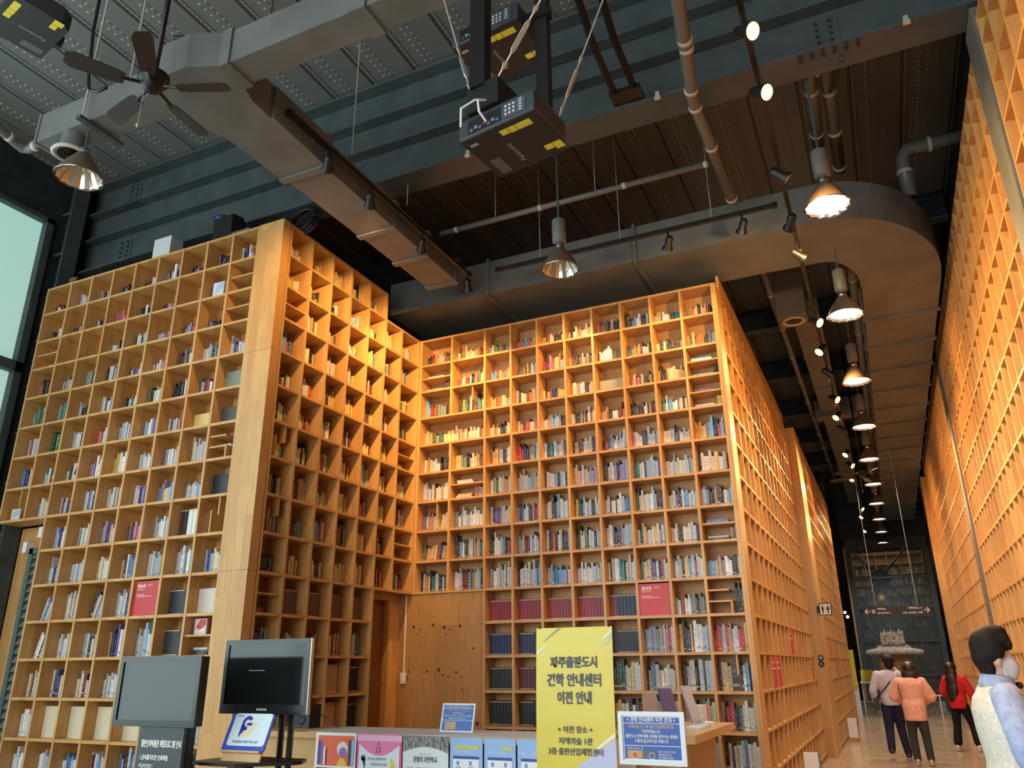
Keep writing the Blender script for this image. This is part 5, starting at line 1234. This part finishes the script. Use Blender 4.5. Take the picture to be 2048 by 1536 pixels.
# stone sculpture in front of the glass
M['stone'] = noisy(mat('pale_stone', srgb(176,168,160), .8), srgb(140,130,124), 9, bump=.3); M['stone2'] = noisy(mat('pitted_stone', srgb(196,188,176), .8), srgb(90,82,76), 26, lo=.45, hi=.55)
sp = thing('stone_pagoda', 'stone pagoda sculpture with stepped eaves and a patterned block on top', 'sculpture', (5.62,23,0))
ob('plinth', MB().box(4.95,6.25,22.5,23.5,0,.45), M['stone'], sp)
ob('body', MB().box(5.15,6.05,22.7,23.3,.45,1.80), noisy(mat('gilded_panel', srgb(150,118,66), .6), srgb(110,84,50), 14), sp)
mb = MB(); mb.rings([[(5.62+sx_*a,23+sy_*a*.6,z) for sx_,sy_ in ((-1,-1),(1,-1),(1,1),(-1,1))] for a,z in ((.78,1.80),(.84,1.86),(.82,1.93),(.50,2.0),(.46,2.06),(.40,2.08),(.40,2.10))]); ob('eaves', mb, M['stone'], sp)
ob('block', MB().box(5.28,5.96,22.7,23.3,2.10,2.5), M['stone2'], sp)
for x in (5.42,5.62,5.85): ob('finial', MB().ellip((x,23,2.54),(.03,.03,.045),8,6), M['stone'], sp, True)
top('kerb', MB().box(4.3,6.85,24.0,24.5,0,.36), M['stone'], 'low pale stone kerb along the foot of the far glass', 'kerb')
top('barrier_post', MB().tube([(6.65,22.4,0),(6.65,22.4,.62)], .02, 8).box(6.58,6.72,22.36,22.44,.6,.64), M['white'], 'small white barrier post near the stone kerb', 'post')
ys = thing('yellow_stand', 'yellow upright sign with a white plinth beyond the far corridor bookcase', 'sign', (4.64,17.0,0)); ys.location = (4.30,21.5,0)
ob('panel', MB().box(4.26,4.46,21.48,21.52,.9,1.95), pm(232,216,40), ys); ob('plinth', MB().box(4.30,4.46,21.55,21.75,0,1.0), M['white'], ys)
y2 = thing('notice_stand', 'small yellow notice on a white-topped table by the far glass', 'sign', (4.72,23.4,0))
ob('notice', MB().box(4.5,4.9,23.4,23.43,1.0,1.35), pm(226,214,60), y2); ob('table_top', MB().box(4.46,4.94,23.3,23.6,.94,1.0), M['white'], y2)
for x in (4.5,4.9): ob('leg', MB().box(x-.02,x+.02,23.43,23.47,0,.94), M['white'], y2)
g = thing('light_sign', 'bright white light sign glimpsed past the far corridor bookcase', 'lamp', (4.1,24.2,2.3)); ob('arm', MB().tube([(4.02,24.2,2.75),(4.16,24.2,2.5),(4.05,24.2,2.3)], .05, 6), mat('white_light', srgb(255,255,255), .4, emit=(.8,.86,1,1), estr=6), g); ob('rod', MB().tube([(4.16,24.2,2.5),(4.16,24.2,8.4)], .006, 5), M['wire'], g)
for k, (x,y,z) in enumerate(((3.9,25.5,3.6),(4.15,26.8,3.35),(4.3,25.0,3.1))): 
    g = thing('globe_lamp', 'small warm globe lamp on a cord past the bookcase end, %s' % ('highest','middle one','lowest')[k], 'lamp', (x,y,z), group='far globe lamps'); ob('globe', MB().ellip((x,y,z),(.05,.05,.05),10,8), mat('globe_glow', srgb(255,230,190), .4, emit=(1,.8,.5,1), estr=5), g, True); ob('cord', MB().tube([(x,y,z+.05),(x,y,8.4)], .004, 4), M['black'], g)
# ------------------------------------------------------------------ people
SKINS = []
def sk_mat(name, r, g, b): 
    m_ = mat(name, srgb(r,g,b), .55); nodes(m_)[2].inputs['Subsurface Weight'].default_value = .08; nodes(m_)[2].inputs['Subsurface Radius'].default_value = (.02,.01,.006); return m_
M['skin'] = sk_mat('skin', 222,178,152)
def cloth(name, r, g, b, sc=30): return noisy(mat(name, srgb(r,g,b), .85, 0, .2), srgb(int(r*.9),int(g*.9),int(b*.9)), sc, bump=.15)
M['hair'] = noisy(mat('black_hair', srgb(17,15,15), .6, 0, .3), srgb(30,26,25), 40, (6,6,1), bump=.6); M['hair_brown'] = noisy(mat('brown_hair', srgb(58,40,32), .45), srgb(40,26,22), 60, (6,6,1)); M['hair_dark'] = noisy(mat('dark_long_hair', srgb(40,24,22), .45), srgb(24,15,14), 60, (6,6,1))
def skin_ob(name, mb, mt, parent, vox=.014, smooth=6):
    """join overlapping closed forms into one continuous surface (made by finish_skins)"""
    o = link(name, bpy.data.meshes.new(name), parent); SKINS.append((o, mb, mt, vox, smooth)); return o
def finish_skins():
    tmp = []
    for o, mb, mt, vox, sm in SKINS:
        t = bpy.data.objects.new('tmp', mb.mesh('tmp', mt)); COL.objects.link(t)
        r_ = t.modifiers.new('r', 'REMESH'); r_.mode = 'VOXEL'; r_.voxel_size = vox; r_.use_smooth_shade = True
        s_ = t.modifiers.new('s', 'SMOOTH'); s_.iterations = sm; s_.factor = .5; tmp.append(t)
    dg = bpy.context.evaluated_depsgraph_get()
    for (o, mb, mt, vox, sm), t in zip(SKINS, tmp):
        me_ = bpy.data.meshes.new_from_object(t.evaluated_get(dg)); me_.materials.clear(); me_.materials.append(mt); me_.polygons.foreach_set('use_smooth', [True]*len(me_.polygons)); o.data = me_
    for t in tmp: bpy.data.objects.remove(t)
def loft(mb, secs, n=18):
    """horizontal elliptic sections: (x, y, z, rx, ry)"""
    mb.rings([[(x+rx*math.cos(2*math.pi*k/n), y+ry*math.sin(2*math.pi*k/n), z) for k in range(n)] for x,y,z,rx,ry in secs]); return mb
def limb(mb, pts, rs, n=12):
    # extra points so the limb keeps a soft bend and a taper
    P, Q = [], []
    for i in range(len(pts)-1):
        for t in (0,.33,.66):
            P.append(Vector(pts[i]).lerp(Vector(pts[i+1]), t)); Q.append(rs[i]*(1-t)+rs[i+1]*t)
    P.append(Vector(pts[-1])); Q.append(rs[-1]); mb.tube(P, Q, n); 
    for p, r_ in zip(pts, rs): mb.ellip(p, (r_,r_,r_), 12, 8)
    return mb
def hand(mb, w_, d, side, curl=.5, s=1.0):
    """palm, four fingers of different length and a thumb; w_ wrist, d direction of the hand, side = towards the thumb"""
    w_ = Vector(w_); d = Vector(d).normalized(); sd = Vector(side); sd = (sd - d*sd.dot(d)).normalized(); nrm = d.cross(sd).normalized()
    rot = Matrix((sd, nrm, d)).transposed()
    mb.ellip(w_+d*.045*s, (.040*s,.017*s,.055*s), 12, 8, rot)
    for k, (o_, L_) in enumerate(((.027,.068),(.009,.078),(-.009,.073),(-.026,.056))):
        b = w_+d*.082*s+sd*o_*s; m1 = b+d*L_*.45*s+nrm*L_*.15*curl*s; e = m1+(d*(1-curl*.6)+nrm*curl).normalized()*L_*.5*s
        mb.tube([b-d*.02*s,b,m1,e], [.0095*s,.0095*s,.009*s,.007*s], 8)
    t0 = w_+d*.02*s+sd*.03*s; t1 = t0+(d*.6+sd*.7).normalized()*.04*s; t2 = t1+(d*.9+sd*.2+nrm*.3*curl).normalized()*.035*s
    mb.tube([w_+d*.01*s+sd*.015*s,t0,t1,t2], [.012*s,.012*s,.0105*s,.008*s], 8)
    return mb
def head(mb, c, s=1.0, rot=None):
    """skull, jaw, nose, ears; front is -y; c = middle of the head"""
    c = Vector(c); T = lambda x,y,z: c + ((rot @ Vector((x,y,z))) if rot is not None else Vector((x,y,z)))*s
    E_ = lambda p, r_: mb.ellip(T(*p), (r_[0]*s,r_[1]*s,r_[2]*s), 18, 12, rot)
    E_((0,.012,.022),(.074,.094,.094)); E_((0,-.030,-.045),(.056,.056,.072)); E_((0,-.045,-.085),(.036,.036,.026))
    E_((0,-.094,-.018),(.013,.018,.026)); E_((0,-.085,.008),(.011,.014,.03)); E_((0,-.087,-.058),(.024,.012,.012))
    for sx_ in (-1,1): E_((sx_*.076,.010,-.012),(.011,.02,.033))
    for sx_ in (-1,1): E_((sx_*.03,-.078,.012),(.02,.016,.012))
    return T
def shoe(mb, a, f, s=1.0):
    """a ankle, f = forward direction (horizontal)"""
    a = Vector(a); f = Vector(f).normalized(); rot = Matrix.Rotation(math.atan2(f.y, f.x), 3, 'Z')
    mb.ellip((a.x+f.x*.055*s, a.y+f.y*.055*s, a.z-.035*s), (.125*s,.045*s,.036*s), 14, 8, rot); mb.ellip((a.x-f.x*.02*s, a.y-f.y*.02*s, a.z-.02*s), (.055*s,.042*s,.052*s), 12, 8, rot); return mb
V = Vector
# ---- young man in shirt and knitted vest, seen from his right side (front = -y, turned to face +x)
p1 = thing('person', 'person in pale blue shirt, cream knitted vest and white face mask', 'person', (6.12,-1.1,0), R(97)); p1.scale = (1.02,1.02,1.02)
HC = V((0,.0,1.555))
HR = Matrix.Rotation(R(8),3,'Z') @ Matrix.Diagonal((.98,.82,1.06))
body = MB(); T = head(body, HC, 1.0, HR)
body.tube([V((0,.012,1.36)),V((0,.0,1.42)),V((0,-.012,1.50))], [.062,.054,.055], 14)
loft(body, [(0,.01,.82,.13,.085),(0,.01,.95,.15,.10),(0,.0,1.08,.14,.095),(0,.0,1.22,.165,.105),(0,.01,1.34,.17,.095),(0,.012,1.40,.12,.07),(0,.01,1.43,.06,.05)])
for sx_ in (-1,1):
    sh = V((sx_*.185,.012,1.365)); el = V((sx_*.225,-.02,1.10)); wr = V((sx_*.20,-.20,.95))
    limb(body, [sh,el,wr], [.052,.042,.028]); hand(body, wr, V((0,-.7,-.5)), V((-sx_*.6,-.3,.5)), .6)
    limb(body, [V((sx_*.085,.0,.86)),V((sx_*.095,-.01,.48)),V((sx_*.095,.02,.09))], [.085,.058,.042])
skin_ob('body', body, M['skin'], p1, .0085, 4)
g_ = MB(); loft(g_, [(0,.012,.90,.155,.105),(0,.0,1.08,.148,.10),(0,.0,1.22,.165,.107),(0,.01,1.33,.172,.10),(0,.014,1.385,.15,.09),(0,.012,1.425,.085,.07)])
for sx_ in (-1,1):
    limb(g_, [V((sx_*.165,.014,1.375)),V((sx_*.205,.0,1.24)),V((sx_*.222,-.015,1.135))], [.072,.071,.066])
skin_ob('shirt', g_, cloth('pale_blue_shirt', 190,206,242), p1, .010, 3)
cfm = cloth('pale_blue_cuff', 172,192,236)
for sx_ in (-1,1): skin_ob('rolled_cuff', limb(MB(), [V((sx_*.220,-.012,1.155)),V((sx_*.225,-.022,1.115))], [.071,.069]), cfm, p1, .009, 2)
g_ = MB(); loft(g_, [(0,.012,.93,.178,.128),(0,.0,1.08,.170,.122),(0,.0,1.22,.188,.140),(0,.01,1.31,.168,.136),(0,.014,1.37,.138,.118),(0,.014,1.405,.105,.09),(0,.014,1.425,.09,.066)])
skin_ob('vest', g_, cloth('cream_knit', 236,234,222, 90), p1, .010, 3)
g_ = MB(); g_.lathe([(.064,-.02),(.080,-.03),(.083,-.012),(.072,.03),(.062,.035),(.058,.0)], 20, (0,.008,1.440), Matrix.Rotation(R(8),3,'X')); ob('collar', g_, cloth('shirt_collar', 178,196,236), p1, True, world=False)
ob('bow_tie', MB().ellip((.022,-.083,1.425),(.026,.014,.018),10,6).ellip((-.022,-.083,1.425),(.026,.014,.018),10,6), M['black'], p1, True, world=False)
h = MB()
for p, r_ in (((0,.025,.052),(.088,.102,.086)),((0,-.045,.082),(.078,.062,.045)),((0,.072,.01),(.076,.05,.07)),((0,.05,-.045),(.068,.044,.05)),((.07,.02,.03),(.022,.06,.05)),((-.07,.02,.03),(.022,.06,.05)),((-.03,-.074,.058),(.05,.026,.028)),((.03,-.074,.058),(.05,.026,.028)),((0,-.02,.118),(.07,.08,.032))): h.ellip(T(*p), r_, 16, 10, HR)
skin_ob('hair', h, M['hair'], p1, .009, 3)
mk = MB(); n = 12; rings = []
for i, (zz, wd, dp) in enumerate(((.006,.046,-.088),(-.018,.062,-.112),(-.045,.066,-.118),(-.075,.060,-.108),(-.100,.044,-.085))):
    rings.append([tuple(T(wd*math.sin(math.pi*(k/(n-1)-.5)), dp*max(.0,math.cos(math.pi*(k/(n-1)-.5)))**.6 - .012, zz)) for k in range(n)])
mk.rings(rings, False, False, closed=False); ml = ob('face_mask', mk, mat('white_mask', srgb(226,228,236), .8), p1, True, world=False)
for sx_ in (-1,1):
    for zz in (-.01,-.085): ob('ear_loop', MB().tube([T(sx_*.060,-.03,zz),T(sx_*.074,-.005,-.025),T(sx_*.082,.016,-.02)], .0025, 5), M['white'], ml, world=False)
for sx_ in (-1,1):
    ob('eye', MB().ellip(T(sx_*.031,-.088,.012),(.011,.006,.005),10,6), M['black'], p1, True, world=False); ob('eyebrow', MB().ellip(T(sx_*.032,-.090,.036),(.019,.006,.004),10,6), M['hair'], p1, True, world=False)
g_ = MB()
for sx_ in (-1,1): limb(g_, [V((sx_*.08,.0,.88)),V((sx_*.095,-.01,.48)),V((sx_*.095,.02,.06))], [.105,.078,.065])
loft(g_, [(0,.01,.82,.16,.11),(0,.01,.96,.165,.118)]); skin_ob('trousers', g_, cloth('dark_trousers', 44,46,54), p1, .014, 4)
for sx_ in (-1,1): ob('shoe', shoe(MB(), (sx_*.095,.02,.075), (0,-1,0)), M['black'], p1, True, world=False)

def walker(label, loc, rz, H_, hairm, shirt, trouser, shoes, arms, legs, kind, shw=.185, loose=1.0, hem=.86):
    """a person seen from behind; front = -y"""
    s = H_/1.70; p = thing('person', label, 'person', loc, rz); S_ = lambda x,y,z: V((x*s,y*s,z*s))
    lean = legs.get('lean', 0); hx = legs.get('head', (0,-.02)); B = MB()
    hs_ = s*1.16; hc = S_(hx[0]+lean, hx[1], 1.56); T_ = head(B, hc, hs_)
    B.tube([S_(lean,.01,1.38),S_((hx[0]*.5+lean),.0,1.44),hc+S_(0,.01,-.07)], [.06*s,.052*s,.052*s], 12)
    def TR(k, dz_=0): return [(x*s+lean*s*(z-.85)/.6, y*s, z*s, (rx+k*(1 if i else .6))*s, (ry+k)*s) for i,(x,y,z,rx,ry) in enumerate([(0,.01,hem if dz_ else .86,.15,.10),(0,.01,.98,.145,.10),(0,.0,1.08,.135,.09),(0,.0,1.22,.155,.10),(0,.01,1.34,shw-.02,.09),(0,.012,1.40,.12,.07),(0,.01,1.44,.06,.05)])]
    loft(B, TR(0))
    for sx_, (el, wr, hd, sd) in zip((-1,1), arms):
        sh = S_(sx_*shw+lean,.012,1.36); limb(B, [sh,S_(*el),S_(*wr)], [.05*s,.04*s,.027*s]); hand(B, S_(*wr), V(hd), V(sd), .7, s)
    for sx_, (kn, an) in zip((-1,1), (legs['r'], legs['l'])): limb(B, [S_(sx_*.085,.0,.86),S_(*kn),S_(*an)], [.085*s,.057*s,.04*s])
    skin_ob('body', B, M['skin'], p, .013, 4)
    G = MB(); loft(G, TR(.022*loose, 1))
    for sx_, (el, wr, hd, sd) in zip((-1,1), arms):
        e, w_ = V(el), V(wr); limb(G, [S_(sx_*(shw-.015)+lean,.014,1.365),S_(*el),S_(*(e.lerp(w_,.86)))], [(.062+.01*loose)*s,(.052+.016*loose)*s,(.04+.01*loose)*s])
    skin_ob('top', G, shirt, p, .013, 4)
    Q = MB()
    fl = legs.get('flare', .062)
    for sx_, (kn, an) in zip((-1,1), (legs['r'], legs['l'])):
        k_, a_ = V(kn), V(an); limb(Q, [S_(sx_*.082,.0,.86),S_(*kn),S_(*(k_.lerp(a_, legs.get('crop',.97))))], [.105*s,.075*s,fl*s])
    loft(Q, [(0,.01*s,.84*s,.15*s,.11*s),(0,.01*s,1.0*s,.155*s,.112*s)]); skin_ob('trousers', Q, trouser, p, .013, 4)
    fd = legs.get('fdir', ((0,-1,0),(0,-1,0)))
    for d_, (kn, an) in zip(fd, (legs['r'], legs['l'])): 
        sh_ = ob('shoe', shoe(MB(), S_(*an), d_, s), shoes, p, True, world=False); ob('sole', MB().ellip((an[0]*s+d_[0]*.04*s, an[1]*s+d_[1]*.04*s, an[2]*s-.066*s),(.125*s,.05*s,.012*s) if abs(d_[0]) > .7 else (.05*s,.125*s,.012*s),12,6), M['white'], sh_, True, world=False)
    h = MB()
    if kind == 'short': L_ = (((0,.022,.045),(.082,.1,.082)),((0,.06,-.01),(.076,.055,.07)),((0,-.05,.075),(.068,.05,.04)),((0,.055,-.06),(.058,.035,.035)))
    elif kind == 'bob': L_ = (((0,.02,.04),(.10,.112,.092)),((0,.06,-.05),(.118,.066,.105)),((.088,.02,-.06),(.036,.064,.095)),((-.088,.02,-.06),(.036,.064,.095)),((0,.07,-.11),(.092,.045,.06)))
    else: L_ = (((0,.02,.04),(.09,.106,.088)),((0,.07,-.06),(.095,.06,.12)),((0,.10,-.20),(.105,.05,.15)),((.01,.11,-.34),(.10,.045,.15)),((.02,.11,-.45),(.08,.04,.12)),((-.05,.10,-.30),(.05,.04,.15)))
    for q_, r_ in L_: h.ellip(T_(*q_), tuple(k*hs_*1.04 for k in r_), 16, 10)
    skin_ob('hair', h, hairm, p, .011, 3)
    for sx_ in (-1,1): ob('eye', MB().ellip(T_(sx_*.031,-.088,.012),(.011*s,.006*s,.005*s),8,6), M['black'], p, True, world=False)
    return p, s, T_
# man with a shoulder bag, one hand raised to his ear (facing away down the corridor)
p2, s2, T2 = walker('person in grey-lilac shirt and dark jeans with black hip bag, hand at ear', (5.46,10.2,0), R(184), 1.70, M['hair'], cloth('grey_lilac_shirt', 196,192,204), cloth('dark_jeans', 38,42,62), mat('dark_sneaker', srgb(52,48,60), .6),
    arms=(((-.26,-.10,1.17),(-.12,-.13,1.48),(.25,.15,.6),(0,-1,.2)), ((.27,.03,1.10),(.25,-.02,.86),(0,-.2,-1),(0,-1,0))),
    legs={'r':((-.09,-.03,.48),(-.14,.05,.09)),'l':((.10,.02,.48),(.12,.16,.16)),'head':(-.05,-.02)}, kind='short', loose=1.2)
ob('phone', MB().cbox(T2(-.088,-.02,-.01),(.012,.05,.11)), M['black'], p2, world=False)
ob('bag', MB().cbox((.245,-.02,.88),(.10,.24,.20)), M['black'], p2, world=False); ob('bag_strap', MB().tube([(.24,-.09,.97),(.17,-.11,1.2),(.0,-.06,1.43),(-.10,.02,1.42),(-.02,.125,1.25),(.16,.12,1.05),(.245,.06,.97)], .012, 6), M['black'], p2, world=False)
p3, s3, T3 = walker('person with a dark bob in a loose salmon sweater and charcoal trousers seen from behind', (5.80,9.4,0), R(176), 1.57, M['hair_brown'], cloth('salmon_sweater', 242,178,152), cloth('charcoal_trousers', 62,64,64), mat('beige_shoe', srgb(196,170,140), .6),
    arms=(((-.30,-.04,1.12),(-.16,-.24,1.02),(.8,-.4,.1),(0,0,1)), ((.30,-.04,1.12),(.16,-.24,1.02),(-.8,-.4,.1),(0,0,1))),
    legs={'r':((-.11,-.01,.48),(-.13,.02,.09)),'l':((.10,-.02,.48),(.08,.04,.09)),'head':(-.02,-.03)}, kind='bob', shw=.20, loose=2.6, hem=.72)
ob('bag_strap', MB().tube([(.17*s3,.13*s3,1.10*s3),(.20*s3,.115*s3,1.25*s3),(.19*s3,.03*s3,1.46*s3),(.18*s3,-.08*s3,1.38*s3)], .010, 6), mat('red_brown_strap', srgb(120,52,40), .6), p3, world=False)
p4, s4, T4 = walker('person with long dark hair, red sweater and cropped black trousers by the shelf wall', (6.60,12.1,0), R(160), 1.56, M['hair_dark'], cloth('red_sweater', 200,40,46), cloth('black_trousers', 24,24,28), mat('pale_shoe', srgb(206,190,172), .6),
    arms=(((-.28,.02,1.10),(-.30,-.04,.86),(-.05,-.2,-1),(0,-1,0)), ((.27,.0,1.12),(.16,-.20,.98),(-.6,-.6,.1),(0,0,1))),
    legs={'r':((-.18,-.05,.48),(-.26,.05,.10)),'l':((.10,.02,.48),(.13,.10,.09)),'head':(.03,-.02),'crop':.80,'flare':.085}, kind='long', loose=1.6, hem=.80)
finish_texts(); finish_skins()
